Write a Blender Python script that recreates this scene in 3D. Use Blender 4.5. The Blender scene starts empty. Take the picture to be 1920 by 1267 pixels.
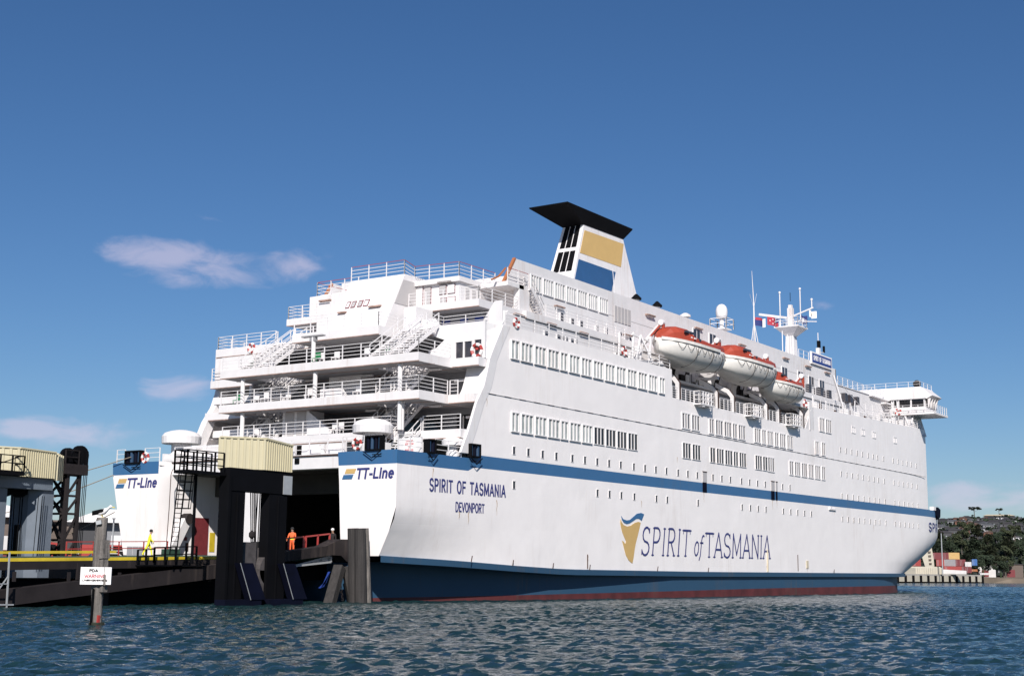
import bpy, math, random
import numpy as np
from mathutils import Vector, Matrix
random.seed(7)
R = math.radians
SC = bpy.context.scene
COL = SC.collection

# ------------------------------------------------------------------ camera
F_PX, PITCH, ROLL, AZ = 2574.68, 0.168970, 0.0110774, 0.588641
CAM = Vector((-70.589, -69.804, 2.032))
TRIM = 0.0045924            # the ship floats slightly bow-up
d_ = Vector((math.cos(AZ) * math.cos(PITCH), math.sin(AZ) * math.cos(PITCH), math.sin(PITCH)))
r_ = Vector((math.sin(AZ), -math.cos(AZ), 0))
u_ = r_.cross(d_)
CR = r_ * math.cos(ROLL) + u_ * math.sin(ROLL)
CU = -r_ * math.sin(ROLL) + u_ * math.cos(ROLL)
cam = bpy.data.cameras.new('camera')
cam.sensor_width = 36.0
cam.lens = 36.0 * F_PX / 1920.0
cam.clip_end = 20000
camo = bpy.data.objects.new('camera', cam)
COL.objects.link(camo)
camo.matrix_world = Matrix(((CR.x, CU.x, -d_.x, CAM.x), (CR.y, CU.y, -d_.y, CAM.y), (CR.z, CU.z, -d_.z, CAM.z), (0, 0, 0, 1)))
SC.camera = camo

def ray(u, v):
    return CR * ((u - 960) / F_PX) - CU * ((v - 633.5) / F_PX) + d_
def at(u, v, ax, val):
    """world point seen in direction (u, v) on the plane axis = val"""
    d = ray(u, v)
    k = (val - CAM[ax]) / d[ax]
    return CAM + d * k
MI = Matrix.Rotation(TRIM, 3, 'Y')       # world -> ship
MS = Matrix.Rotation(-TRIM, 3, 'Y')      # ship -> world
def ats(u, v, ax, val):
    """the same in ship coordinates"""
    d = MI @ ray(u, v); o = MI @ CAM
    return o + d * ((val - o[ax]) / d[ax])
def gp(u, D, z=0.0):
    """ground point in the horizontal direction of column u at horizontal depth D"""
    a = AZ - math.atan((u - 960) / 2612.0)
    L = D / math.cos(AZ - a)
    return Vector((CAM.x + L * math.cos(a), CAM.y + L * math.sin(a), z))

# ------------------------------------------------------------------ light
SUN_EL, SUN_AZ = R(36.5), math.atan2(-0.575, -0.818)
SUN_DIR = Vector((math.cos(SUN_EL) * math.cos(SUN_AZ), math.cos(SUN_EL) * math.sin(SUN_AZ), math.sin(SUN_EL)))
sun = bpy.data.lights.new('sun', 'SUN')
sun.energy = 4.5; sun.angle = R(0.5); sun.color = (1.0, 0.955, 0.90)
suno = bpy.data.objects.new('sun', sun); COL.objects.link(suno)
suno.rotation_euler = SUN_DIR.to_track_quat('Z', 'Y').to_euler()
SC.view_settings.view_transform = 'Standard'
SC.view_settings.look = 'None'
SC.view_settings.exposure = 0.47
SC.view_settings.gamma = 1.0
SKY_STRENGTH = 0.063

def build_world():
    w = bpy.data.worlds.new('World'); SC.world = w; w.use_nodes = True
    nt = w.node_tree; N = nt.nodes; L = nt.links
    N.clear()
    out = N.new('ShaderNodeOutputWorld'); bg = N.new('ShaderNodeBackground')
    bg.inputs[1].default_value = SKY_STRENGTH
    sky = N.new('ShaderNodeTexSky'); sky.sky_type = 'NISHITA'; sky.sun_disc = False
    sky.sun_elevation = SUN_EL
    sky.sun_rotation = math.atan2(SUN_DIR.x, SUN_DIR.y)
    sky.altitude = 0; sky.air_density = 1.0; sky.dust_density = 0.25; sky.ozone_density = 6.0
    hs = N.new('ShaderNodeHueSaturation'); hs.inputs['Saturation'].default_value = 1.12
    hs.inputs['Value'].default_value = 0.86
    L.new(sky.outputs[0], hs.inputs['Color'])
    tint = N.new('ShaderNodeMixRGB'); tint.blend_type = 'MULTIPLY'; tint.inputs[0].default_value = 1.0; tint.inputs[2].default_value = (.98, .98, 1.05, 1)
    L.new(hs.outputs[0], tint.inputs[1])
    tc = N.new('ShaderNodeTexCoord')
    sp = N.new('ShaderNodeSeparateXYZ'); L.new(tc.outputs['Generated'], sp.inputs[0])
    def math_(op, a, b=None, c=None):
        n = N.new('ShaderNodeMath'); n.operation = op
        for i, x in enumerate((a, b, c)):
            if x is None: continue
            if isinstance(x, (int, float)): n.inputs[i].default_value = x
            else: L.new(x, n.inputs[i])
        return n.outputs[0]
    az = math_('ARCTAN2', sp.outputs[1], sp.outputs[0])
    el = math_('ARCSINE', sp.outputs[2])
    cmb = N.new('ShaderNodeCombineXYZ')
    L.new(math_('MULTIPLY', az, 1.0), cmb.inputs[0]); L.new(math_('MULTIPLY', el, 2.4), cmb.inputs[1])
    nz = N.new('ShaderNodeTexNoise'); nz.inputs['Scale'].default_value = 21.0; nz.inputs['Detail'].default_value = 9.0
    nz.inputs['Roughness'].default_value = 0.58; nz.inputs['Distortion'].default_value = 0.5
    L.new(cmb.outputs[0], nz.inputs['Vector'])
    total = None
    # thin fair-weather clouds: centre direction (as seen from the berth), half widths, density
    for (u, v, wu, wv, dens) in ((395, 500, 230, 56, 1.0), (265, 472, 110, 40, 0.7), (575, 482, 80, 46, 0.55), (330, 728, 88, 44, 1.0), (150, 812, 150, 40, 1.1),
                                 (20, 795, 90, 30, 0.9), (1880, 935, 130, 50, 0.95), (1790, 925, 70, 34, 0.8), (1525, 575, 46, 22, 0.5), (400, 420, 60, 30, 0.35),
                                 (-260, 700, 170, 60, 1.0), (2250, 760, 200, 60, 1.0), (1640, 1040, 500, 36, 0.4), (100, 960, 420, 60, 0.4), (3000, 700, 240, 70, 1.0)):
        d = ray(u, v).normalized()
        a0, e0 = math.atan2(d.y, d.x), math.asin(d.z)
        wa, we = wu / F_PX, wv / F_PX
        dx = math_('MULTIPLY', math_('SUBTRACT', az, a0), 1.0 / wa)
        dy = math_('MULTIPLY', math_('SUBTRACT', el, e0), 1.0 / we)
        q = math_('ADD', math_('MULTIPLY', dx, dx), math_('MULTIPLY', dy, dy))
        m = math_('MULTIPLY', math_('MAXIMUM', math_('SUBTRACT', 1.0, q), 0.0), dens)
        total = m if total is None else math_('ADD', total, m)
    dens = math_('ADD', math_('MULTIPLY', total, 0.92), math_('SUBTRACT', math_('MULTIPLY', nz.outputs[0], 2.3), 1.50))
    ss = N.new('ShaderNodeMapRange'); ss.interpolation_type = 'SMOOTHSTEP'
    ss.inputs['From Min'].default_value = 0.0; ss.inputs['From Max'].default_value = 1.0
    ss.inputs['To Max'].default_value = 0.50
    L.new(math_('MULTIPLY', dens, math_('MINIMUM', math_('MULTIPLY', total, 3.0), 1.0)), ss.inputs['Value'])
    mix = N.new('ShaderNodeMixRGB'); L.new(ss.outputs[0], mix.inputs[0]); L.new(tint.outputs[0], mix.inputs[1])
    mix.inputs[2].default_value = (8.0, 7.3, 9.0, 1)
    L.new(mix.outputs[0], bg.inputs[0]); L.new(bg.outputs[0], out.inputs[0])
build_world()

# ------------------------------------------------------------------ materials
MATS = {}
def mat(name, col, rough=0.5, metal=0.0, spec=None, var=0.0, vscale=3.0, stretch=(1, 1, 1), col2=None, bump=0.0, bscale=20.0,
        streak=None, streak_amt=0.0, emit=None):
    m = bpy.data.materials.new(name); m.use_nodes = True
    nt = m.node_tree; N = nt.nodes; L = nt.links
    b = N['Principled BSDF']
    b.inputs['Base Color'].default_value = (*col, 1); b.inputs['Roughness'].default_value = rough; b.inputs['Metallic'].default_value = metal
    if spec is not None: b.inputs['Specular IOR Level'].default_value = spec
    tc = N.new('ShaderNodeTexCoord')
    last = None
    if var > 0 or col2:
        mp = N.new('ShaderNodeMapping'); mp.inputs['Scale'].default_value = stretch
        L.new(tc.outputs['Object'], mp.inputs[0])
        nz = N.new('ShaderNodeTexNoise'); nz.inputs['Scale'].default_value = vscale; nz.inputs['Detail'].default_value = 6; nz.inputs['Roughness'].default_value = 0.6
        L.new(mp.outputs[0], nz.inputs['Vector'])
        cr = N.new('ShaderNodeValToRGB')
        c2 = col2 or tuple(c * (1 - var) for c in col)
        cr.color_ramp.elements[0].position = 0.3; cr.color_ramp.elements[0].color = (*c2, 1)
        cr.color_ramp.elements[1].position = 0.7; cr.color_ramp.elements[1].color = (*(tuple(min(1, c * (1 + var * .4)) for c in col)), 1)
        L.new(nz.outputs[0], cr.inputs[0]); last = cr.outputs[0]
    if streak:
        mp = N.new('ShaderNodeMapping'); mp.inputs['Scale'].default_value = (1.1, 1.1, 0.09)
        L.new(tc.outputs['Object'], mp.inputs[0])
        nz = N.new('ShaderNodeTexNoise'); nz.inputs['Scale'].default_value = 2.4; nz.inputs['Detail'].default_value = 5; nz.inputs['Roughness'].default_value = 0.7
        L.new(mp.outputs[0], nz.inputs['Vector'])
        n2 = N.new('ShaderNodeTexNoise'); n2.inputs['Scale'].default_value = 0.16; n2.inputs['Detail'].default_value = 2
        L.new(tc.outputs['Object'], n2.inputs['Vector'])
        mu = N.new('ShaderNodeMath'); mu.operation = 'MULTIPLY'; L.new(nz.outputs[0], mu.inputs[0]); L.new(n2.outputs[0], mu.inputs[1])
        mr = N.new('ShaderNodeMapRange'); mr.inputs['From Min'].default_value = 0.30; mr.inputs['From Max'].default_value = 0.45; mr.inputs['To Max'].default_value = streak_amt
        L.new(mu.outputs[0], mr.inputs['Value'])
        mx = N.new('ShaderNodeMixRGB'); L.new(mr.outputs[0], mx.inputs[0])
        if last: L.new(last, mx.inputs[1])
        else: mx.inputs[1].default_value = (*col, 1)
        mx.inputs[2].default_value = (*streak, 1); last = mx.outputs[0]
    if last: L.new(last, b.inputs['Base Color'])
    if bump > 0:
        nz = N.new('ShaderNodeTexNoise'); nz.inputs['Scale'].default_value = bscale; nz.inputs['Detail'].default_value = 4
        L.new(tc.outputs['Object'], nz.inputs['Vector'])
        bp = N.new('ShaderNodeBump'); bp.inputs['Strength'].default_value = bump; bp.inputs['Distance'].default_value = 0.05
        L.new(nz.outputs[0], bp.inputs['Height']); L.new(bp.outputs[0], b.inputs['Normal'])
    if emit: b.inputs['Emission Color'].default_value = (*emit, 1); b.inputs['Emission Strength'].default_value = 1
    MATS[name] = m
    return m

def plated(name, col, rough, streak_amt, streak=(0.33, 0.21, 0.12)):
    """ship plating: paint with faint plate buckles, welds, salt and rust runs"""
    m = mat(name, col, rough, var=0.045, vscale=0.35, streak=streak, streak_amt=streak_amt)
    nt = m.node_tree; N = nt.nodes; L = nt.links; b = N['Principled BSDF']
    tc = N.new('ShaderNodeTexCoord')
    nz = N.new('ShaderNodeTexNoise'); nz.inputs['Scale'].default_value = 0.55; nz.inputs['Detail'].default_value = 2
    L.new(tc.outputs['Object'], nz.inputs['Vector'])
    sx = N.new('ShaderNodeSeparateXYZ'); L.new(tc.outputs['Object'], sx.inputs[0])
    def seam(o, period, width):
        a = N.new('ShaderNodeMath'); a.operation = 'PINGPONG'; a.inputs[1].default_value = period / 2; L.new(o, a.inputs[0])
        r = N.new('ShaderNodeMapRange'); r.inputs['From Max'].default_value = width; L.new(a.outputs[0], r.inputs['Value']); return r.outputs[0]
    s1 = seam(sx.outputs[0], 6.2, 0.05); s2 = seam(sx.outputs[2], 2.55, 0.04)
    mu = N.new('ShaderNodeMath'); mu.operation = 'MULTIPLY'; L.new(s1, mu.inputs[0]); L.new(s2, mu.inputs[1])
    ad = N.new('ShaderNodeMath'); ad.operation = 'MULTIPLY_ADD'; L.new(mu.outputs[0], ad.inputs[0]); ad.inputs[1].default_value = 0.05; L.new(nz.outputs[0], ad.inputs[2])
    bp = N.new('ShaderNodeBump'); bp.inputs['Strength'].default_value = 0.34; bp.inputs['Distance'].default_value = 0.10
    L.new(ad.outputs[0], bp.inputs['Height']); L.new(bp.outputs[0], b.inputs['Normal'])
    return m

WHITE = plated('white_hull_paint', (0.83, 0.785, 0.77), 0.38, 0.14)
WHITE2 = mat('white_deck_paint', (0.70, 0.675, 0.675), 0.5, var=0.07, vscale=0.9, streak=(0.40, 0.27, 0.2), streak_amt=0.35)
BLUE = plated('blue_band_paint', (0.040, 0.125, 0.265), 0.42, 0.25, (0.10, 0.12, 0.16))
BLUE2 = plated('blue_bottom_paint', (0.022, 0.064, 0.120), 0.55, 0.6, (0.09, 0.075, 0.07))
RED = mat('antifouling_red', (0.10, 0.020, 0.021), 0.65, var=0.45, vscale=0.7, streak=(0.06, 0.05, 0.04), streak_amt=0.7)
LETTER = mat('navy_lettering', (0.035, 0.04, 0.16), 0.5)
GOLD = mat('gold_paint', (0.56, 0.37, 0.14), 0.5, var=0.06, vscale=1.0)
BLACK = mat('black_paint', (0.003, 0.003, 0.004), 0.8, spec=0.12, var=0.3, vscale=0.6)
DARKGLASS = mat('dark_glass', (0.012, 0.010, 0.010), 0.08, spec=0.5)
PALEGLASS = mat('curtained_glass', (0.30, 0.34, 0.335), 0.12, var=0.45, vscale=1.6, spec=0.6)
GREYGLASS = mat('grey_glass', (0.045, 0.042, 0.050), 0.1, var=0.3, vscale=2.0, spec=0.6)
GREYW = mat('grey_louvre_and_shade', (0.42, 0.40, 0.40), 0.6)
DECKG = mat('deck_grey_green', (0.16, 0.20, 0.18), 0.8, var=0.2)
SOFFIT = mat('deck_underside', (0.27, 0.265, 0.275), 0.7, var=0.15, vscale=0.6)  # grey lowered to carry the shade under the decks in the paint
INNER = mat('shaded_bulkhead', (0.22, 0.22, 0.235), 0.7, var=0.15, vscale=0.7)  # white bulkheads darkened: the shade of the open decks is in this grey
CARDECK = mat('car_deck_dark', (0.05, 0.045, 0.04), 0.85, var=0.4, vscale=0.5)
REDP = mat('red_paint', (0.34, 0.04, 0.035), 0.5)
MAROON = mat('maroon_door_paint', (0.17, 0.03, 0.035), 0.5, var=0.2)
ORANGE = mat('lifeboat_orange', (0.34, 0.052, 0.026), 0.5, var=0.14, vscale=1.5)
BOATW = mat('lifeboat_white', (0.68, 0.65, 0.61), 0.45, var=0.1, vscale=1.2, streak=(0.35, 0.27, 0.18), streak_amt=0.35)
BROWN = mat('davit_brown', (0.05, 0.022, 0.015), 0.7)
YELLOW = mat('yellow_paint', (0.62, 0.46, 0.03), 0.55, var=0.3, vscale=0.8)
HIVIS = mat('hi_vis_yellow', (0.75, 0.72, 0.03), 0.75)
HIORANGE = mat('hi_vis_orange', (0.72, 0.12, 0.03), 0.75)
SKIN = mat('skin', (0.40, 0.24, 0.17), 0.6)
STEELK = mat('black_steel', (0.0022, 0.0023, 0.0036), 0.75, spec=0.12, var=0.4, vscale=0.8)
STEELN = mat('navy_black_steel', (0.003, 0.004, 0.013), 0.7, spec=0.10, var=0.4, vscale=0.9)
STEELB = mat('brown_black_steel', (0.022, 0.018, 0.019), 0.75, spec=0.2, var=0.35, vscale=0.8, streak=(0.09, 0.07, 0.06), streak_amt=0.5)
STEELG = mat('blue_grey_steel', (0.125, 0.150, 0.185), 0.6, var=0.22, vscale=0.7)
GREEND = mat('green_deck', (0.02, 0.055, 0.035), 0.85, var=0.3)
CREAM = mat('cream_sheet', (0.50, 0.45, 0.305), 0.55, var=0.06, vscale=0.6)
CREAM2 = mat('cream_concrete', (0.46, 0.42, 0.34), 0.7, var=0.12, vscale=0.5)
TIMBER = mat('weathered_timber', (0.165, 0.148, 0.135), 0.9, var=0.65, vscale=7.5, stretch=(2.2, 2.2, 0.12), bump=0.6, bscale=9)
TIMBERD = mat('dark_wet_timber', (0.034, 0.030, 0.029), 0.85, var=0.5, vscale=3.0, stretch=(2.2, 2.2, 0.15), streak=(0.17, 0.16, 0.155), streak_amt=0.45, bump=0.5, bscale=8)
GALV = mat('galvanised', (0.42, 0.43, 0.44), 0.45, metal=0.3, var=0.1)
SIGNW = mat('sign_white', (0.82, 0.79, 0.78), 0.5, var=0.05)
SIGNRED = mat('sign_red', (0.50, 0.10, 0.12), 0.5)
SIGNBLUE = mat('sign_blue', (0.02, 0.045, 0.22), 0.4)
FLAGRED = mat('flag_red', (0.36, 0.03, 0.05), 0.8)
FLAGNAVY = mat('flag_navy', (0.02, 0.03, 0.14), 0.8)
FLAGWHITE = mat('flag_white', (0.78, 0.77, 0.78), 0.8)
GREENP = mat('green_paint', (0.02, 0.16, 0.06), 0.5)
EDGE = mat('rusty_edge', (0.36, 0.235, 0.19), 0.8, var=0.5, vscale=2.0)
ROPE = mat('rope', (0.30, 0.24, 0.17), 0.9)
CONC = mat('concrete', (0.36, 0.34, 0.31), 0.9, var=0.2, vscale=0.25, streak=(0.15, 0.14, 0.13), streak_amt=0.5)
ASPH = mat('asphalt', (0.06, 0.06, 0.062), 0.9, var=0.2, vscale=0.3)
TYRE = mat('tyre_rubber', (0.015, 0.015, 0.015), 0.85)
def cm(name, col): return mat(name, col, 0.5, var=0.12, vscale=0.8)
CRED = cm('container_red', (0.30, 0.045, 0.04)); CMAR = cm('container_maroon', (0.17, 0.035, 0.04)); CGREY = cm('container_grey', (0.26, 0.25, 0.26))
CTAN = cm('container_ochre', (0.50, 0.33, 0.13)); CBLUE = cm('container_blue', (0.05, 0.14, 0.36)); CWHITE = cm('container_white', (0.58, 0.56, 0.55)); CORG = cm('container_rust', (0.36, 0.13, 0.05))

# ------------------------------------------------------------------ mesh builder
class MB:
    def __init__(s): s.v = []; s.f = []; s.m = []
    def add(s, vs, fs, m=0):
        o = len(s.v); s.v += [tuple(v) for v in vs]
        for f in fs: s.f.append(tuple(i + o for i in f)); s.m.append(m)
    def quad(s, a, b, c, d, m=0): s.add([a, b, c, d], [(0, 1, 2, 3)], m)
    def poly(s, pts, m=0): s.add(pts, [tuple(range(len(pts)))], m)
    def box(s, x0, x1, y0, y1, z0, z1, m=0):
        s.add([(x0, y0, z0), (x1, y0, z0), (x1, y1, z0), (x0, y1, z0), (x0, y0, z1), (x1, y0, z1), (x1, y1, z1), (x0, y1, z1)],
              [(0, 3, 2, 1), (4, 5, 6, 7), (0, 1, 5, 4), (1, 2, 6, 5), (2, 3, 7, 6), (3, 0, 4, 7)], m)
    def beam(s, p, q, w=0.05, h=None, m=0, up=(0, 0, 1), ext=0.0):
        p = Vector(p); q = Vector(q); h = h or w
        d = q - p
        if d.length < 1e-6: return
        d.normalize(); p = p - d * ext; q = q + d * ext
        upv = Vector(up)
        if abs(d.dot(upv)) > 0.98: upv = Vector((1, 0, 0))
        a = d.cross(upv).normalized() * (w / 2); b = a.cross(d).normalized() * (h / 2)
        vs = [p - a - b, p + a - b, p + a + b, p - a + b, q - a - b, q + a - b, q + a + b, q - a + b]
        s.add(vs, [(0, 3, 2, 1), (4, 5, 6, 7), (0, 1, 5, 4), (1, 2, 6, 5), (2, 3, 7, 6), (3, 0, 4, 7)], m)
    def path(s, pts, w, h=None, m=0):
        for a, b in zip(pts, pts[1:]): s.beam(a, b, w, h, m)
    def tube(s, p, q, r, r2=None, n=8, m=0, caps=True):
        p = Vector(p); q = Vector(q); r2 = r if r2 is None else r2
        d = (q - p).normalized(); a = d.orthogonal().normalized(); b = d.cross(a)
        vs = []
        for c, rr in ((p, r), (q, r2)):
            for i in range(n):
                t = 2 * math.pi * i / n
                vs.append(c + (a * math.cos(t) + b * math.sin(t)) * rr)
        fs = [(i, (i + 1) % n, n + (i + 1) % n, n + i) for i in range(n)]
        if caps: fs += [tuple(range(n - 1, -1, -1)), tuple(range(n, 2 * n))]
        s.add(vs, fs, m)
    def wire(s, pts, r, n=5, m=0):
        for a, b in zip(pts, pts[1:]): s.tube(a, b, r, n=n, m=m)
    def lathe(s, prof, c=(0, 0, 0), n=20, m=0):
        c = Vector(c); vs = []
        for (rr, z) in prof:
            for i in range(n):
                t = 2 * math.pi * i / n
                vs.append(c + Vector((rr * math.cos(t), rr * math.sin(t), z)))
        fs = []
        for k in range(len(prof) - 1):
            for i in range(n):
                fs.append((k * n + i, k * n + (i + 1) % n, (k + 1) * n + (i + 1) % n, (k + 1) * n + i))
        fs.append(tuple(range(n - 1, -1, -1))); fs.append(tuple((len(prof) - 1) * n + i for i in range(n)))
        s.add(vs, fs, m)
    def prism(s, pts, ax, a0, a1, m=0):
        """closed polygon in the two other axes, pushed along axis ax from a0 to a1"""
        def mk(p, a):
            l = list(p); l.insert(ax, a); return tuple(l)
        n = len(pts)
        vs = [mk(p, a0) for p in pts] + [mk(p, a1) for p in pts]
        fs = [tuple(range(n - 1, -1, -1)), tuple(range(n, 2 * n))] + [(i, (i + 1) % n, n + (i + 1) % n, n + i) for i in range(n)]
        s.add(vs, fs, m)
    def loft(s, rings, m=0, closed=True, caps=True):
        n = len(rings[0]); vs = [p for r in rings for p in r]; fs = []
        for k in range(len(rings) - 1):
            for i in range(n if closed else n - 1):
                fs.append((k * n + i, k * n + (i + 1) % n, (k + 1) * n + (i + 1) % n, (k + 1) * n + i))
        if caps and closed:
            fs.append(tuple(range(n - 1, -1, -1))); fs.append(tuple((len(rings) - 1) * n + i for i in range(n)))
        s.add(vs, fs, m)
    def torus(s, c, ax, R0, r0, n=20, k=6, mats=(0, 1)):
        c = Vector(c); ax = Vector(ax).normalized(); a = ax.orthogonal().normalized(); b = ax.cross(a)
        o = len(s.v)
        for i in range(n):
            t = 2 * math.pi * i / n; e = a * math.cos(t) + b * math.sin(t)
            for j in range(k):
                q = 2 * math.pi * j / k
                s.v.append(tuple(c + e * (R0 + r0 * math.cos(q)) + ax * (r0 * math.sin(q))))
        for i in range(n):
            for j in range(k):
                s.f.append((o + i * k + j, o + ((i + 1) % n) * k + j, o + ((i + 1) % n) * k + (j + 1) % k, o + i * k + (j + 1) % k))
                s.m.append(mats[1] if (i * 8 // n) % 2 else mats[0])
    def rail(s, pts, h=1.05, n=4, sp=1.7, m=0, mtop=None, t=0.036, pt=0.062, posts_end=True):
        pts = [Vector(p) for p in pts]
        for a, b in zip(pts, pts[1:]):
            L = (b - a).length; k = max(1, round(L / sp))
            for i in range(n):
                z = h * (1 - i / n)
                s.beam(a + Vector((0, 0, z)), b + Vector((0, 0, z)), t, t, (mtop if (i == 0 and mtop is not None) else m))
            for i in range(k + 1):
                p = a.lerp(b, i / k); s.beam(p, p + Vector((0, 0, h + 0.01)), pt, pt, m)
    def xform(s, M):
        s.v = [tuple(M @ Vector(v)) for v in s.v]; return s

def obj(name, mb, mats, parent=None, smooth=False):
    me = bpy.data.meshes.new(name); me.from_pydata(mb.v, [], mb.f)
    for m_ in (mats if isinstance(mats, (list, tuple)) else [mats]): me.materials.append(m_)
    me.polygons.foreach_set('material_index', mb.m)
    if smooth: me.polygons.foreach_set('use_smooth', [True] * len(me.polygons))
    me.update(); me.validate()
    o = bpy.data.objects.new(name, me); COL.objects.link(o)
    if parent: o.parent = parent
    return o
def tag(o, label, cat, group=None):
    o['label'] = label; o['category'] = cat
    if group: o['group'] = group
    return o
def thing(name, label, cat, loc=(0, 0, 0), rz=0.0, group=None):
    o = bpy.data.objects.new(name, None); COL.objects.link(o); o.location = loc; o.rotation_euler = (0, 0, rz); o.empty_display_size = 0.5
    return tag(o, label, cat, group)
def struct(name, mb, mats, smooth=False):
    o = obj(name, mb, mats, None, smooth); o['kind'] = 'structure'; return o
def onship(o, P):
    o.location = MS @ Vector(P); o.rotation_euler = (0, -TRIM, 0); return o
def dup(root, loc, rz=None, label=None, group=None, scale=None):
    r = root.copy(); COL.objects.link(r); r.location = loc
    if rz is not None: r.rotation_euler = (0, 0, rz)
    if scale: r.scale = scale if isinstance(scale, tuple) else (scale,) * 3
    if label: r['label'] = label
    if group: r['group'] = group
    for ch in list(root.children):
        c = ch.copy(); COL.objects.link(c); c.parent = r
        for g in ch.children:
            d = g.copy(); COL.objects.link(d); d.parent = c
    return r

# ------------------------------------------------------------------ stroke lettering
def arc(cx, cy, rx, ry, a0, a1, n=9):
    return [(cx + rx * math.cos(R(a0 + (a1 - a0) * i / (n - 1))), cy + ry * math.sin(R(a0 + (a1 - a0) * i / (n - 1)))) for i in range(n)]
S_ = arc(.3, .74, .26, .26, 20, 270, 10) + arc(.3, .24, .28, .24, 90, -160, 10)[0:]
GL = {
 'S': (.60, [S_]), 'P': (.58, [[(.06, 0), (.06, 1)], [(.06, 1), (.3, 1)] + arc(.3, .74, .25, .26, 90, -90) + [(.06, .48)]]),
 'I': (.16, [[(.08, 0), (.08, 1)]]), 'T': (.60, [[(.3, 0), (.3, .98)], [(0, .97), (.6, .97)]]),
 'R': (.62, [[(.06, 0), (.06, 1)], [(.06, 1), (.3, 1)] + arc(.3, .75, .25, .25, 90, -90) + [(.06, .5)], [(.27, .5), (.58, 0)]]),
 'O': (.72, [arc(.36, .5, .32, .5, 0, 360, 19)]), 'F': (.54, [[(.06, 0), (.06, 1)], [(.06, .97), (.54, .97)], [(.06, .52), (.46, .52)]]),
 'A': (.68, [[(0, 0), (.34, 1), (.68, 0)], [(.12, .32), (.56, .32)]]), 'M': (.86, [[(.06, 0), (.08, 1), (.43, .12), (.78, 1), (.80, 0)]]),
 'N': (.70, [[(.06, 0), (.06, 1), (.64, 0), (.64, 1)]]), 'D': (.68, [[(.06, 0), (.06, 1), (.28, 1)] + arc(.28, .5, .34, .5, 90, -90) + [(.06, 0)]]),
 'E': (.54, [[(.52, .03), (.06, .03), (.06, .97), (.52, .97)], [(.06, .52), (.45, .52)]]), 'V': (.64, [[(0, 1), (.32, 0), (.64, 1)]]),
 'L': (.54, [[(.06, 1), (.06, .04), (.54, .04)]]), 'W': (.94, [[(0, 1), (.24, 0), (.47, .85), (.70, 0), (.94, 1)]]),
 'G': (.70, [arc(.38, .5, .33, .5, 45, 330, 14) + [(.68, .45), (.42, .45)]]), 'K': (.62, [[(.06, 0), (.06, 1)], [(.58, 1), (.08, .45)], [(.22, .58), (.6, 0)]]),
 'C': (.66, [arc(.37, .5, .33, .5, 48, 312, 13)]), 'H': (.66, [[(.06, 0), (.06, 1)], [(.60, 0), (.60, 1)], [(.06, .5), (.60, .5)]]),
 'i': (.18, [[(.09, 0), (.09, .66)], [(.09, .84), (.09, .98)]]),
 'n': (.56, [[(.08, 0), (.08, .66)], [(.08, .42)] + arc(.28, .42, .20, .24, 180, 0, 8) + [(.48, 0)]]),
 'e': (.58, [[(.06, .36), (.52, .36)] + arc(.29, .33, .23, .33, 5, 310, 14)]),
 'o': (.52, [arc(.26, .33, .22, .33, 0, 360, 15)]), 'f': (.34, [[(.02, -.22), (.12, .0)] + [(.14, .75)] + arc(.30, .78, .15, .20, 180, 55, 6), [(0, .62), (.32, .62)]]),
 '-': (.34, [[(.04, .40), (.30, .40)]]), ' ': (.38, []),
}
def lettering(text, O, ex, ey, h, width, sw, slant=0.0, serif=False, gap=0.14, depth=0.02, caps_scale=None, mb=None, m=0):
    """flat raised strokes; O = lower left corner, ex / ey unit axes of the surface, h cap height, width overall width"""
    mb = mb or MB()
    O = Vector(O); ex = Vector(ex); ey = Vector(ey); nrm = ex.cross(ey)
    tot = 0.0
    for i, ch in enumerate(text): tot += GL[ch][0] + (gap if i < len(text) - 1 else 0)
    sx = width / tot; x = 0.0; k = 0
    def P(px, py, lift): return O + ex * (px * sx + slant * py * h) + ey * (py * h) + nrm * lift
    def stroke(pl, w):
        nonlocal k
        for a, b in zip(pl, pl[1:]):
            A = P(a[0], a[1], 0); B = P(b[0], b[1], 0); d = B - A
            if d.length < 1e-5: continue
            k += 1; lift = 0.006 + depth * 0.3 + (k % 7) * 0.0016
            dn = d.normalized(); s_ = nrm.cross(dn) * (w / 2); e = dn * (w * 0.34)
            mb.add([A - e - s_ + nrm * lift, B + e - s_ + nrm * lift, B + e + s_ + nrm * lift, A - e + s_ + nrm * lift,
                    A - e - s_, B + e - s_, B + e + s_, A - e + s_],
                   [(0, 1, 2, 3), (0, 4, 5, 1), (1, 5, 6, 2), (2, 6, 7, 3), (3, 7, 4, 0)], m)
    for ch in text:
        w, st = GL[ch]
        for pl in st:
            pl = [(x + a, b) for a, b in pl]
            stroke(pl, sw)
            if serif and ch not in 'Sofe':
                for e in (pl[0], pl[-1]):
                    if abs(e[1] - round(e[1])) < 0.05 and ch != 'O':
                        stroke([(e[0] - .085, min(max(e[1], .012), .988)), (e[0] + .085, min(max(e[1], .012), .988))], sw * 0.55)
        if serif and ch == 'T':
            for xx in (0, .6): stroke([(x + xx, .97), (x + xx, .84)], sw * .5)
        if serif and ch == 'S':
            stroke([(x + .54, .97), (x + .545, .80)], sw * .5); stroke([(x + .03, .03), (x + .03, .2)], sw * .5)
        x += w + gap
    return mb

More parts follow.
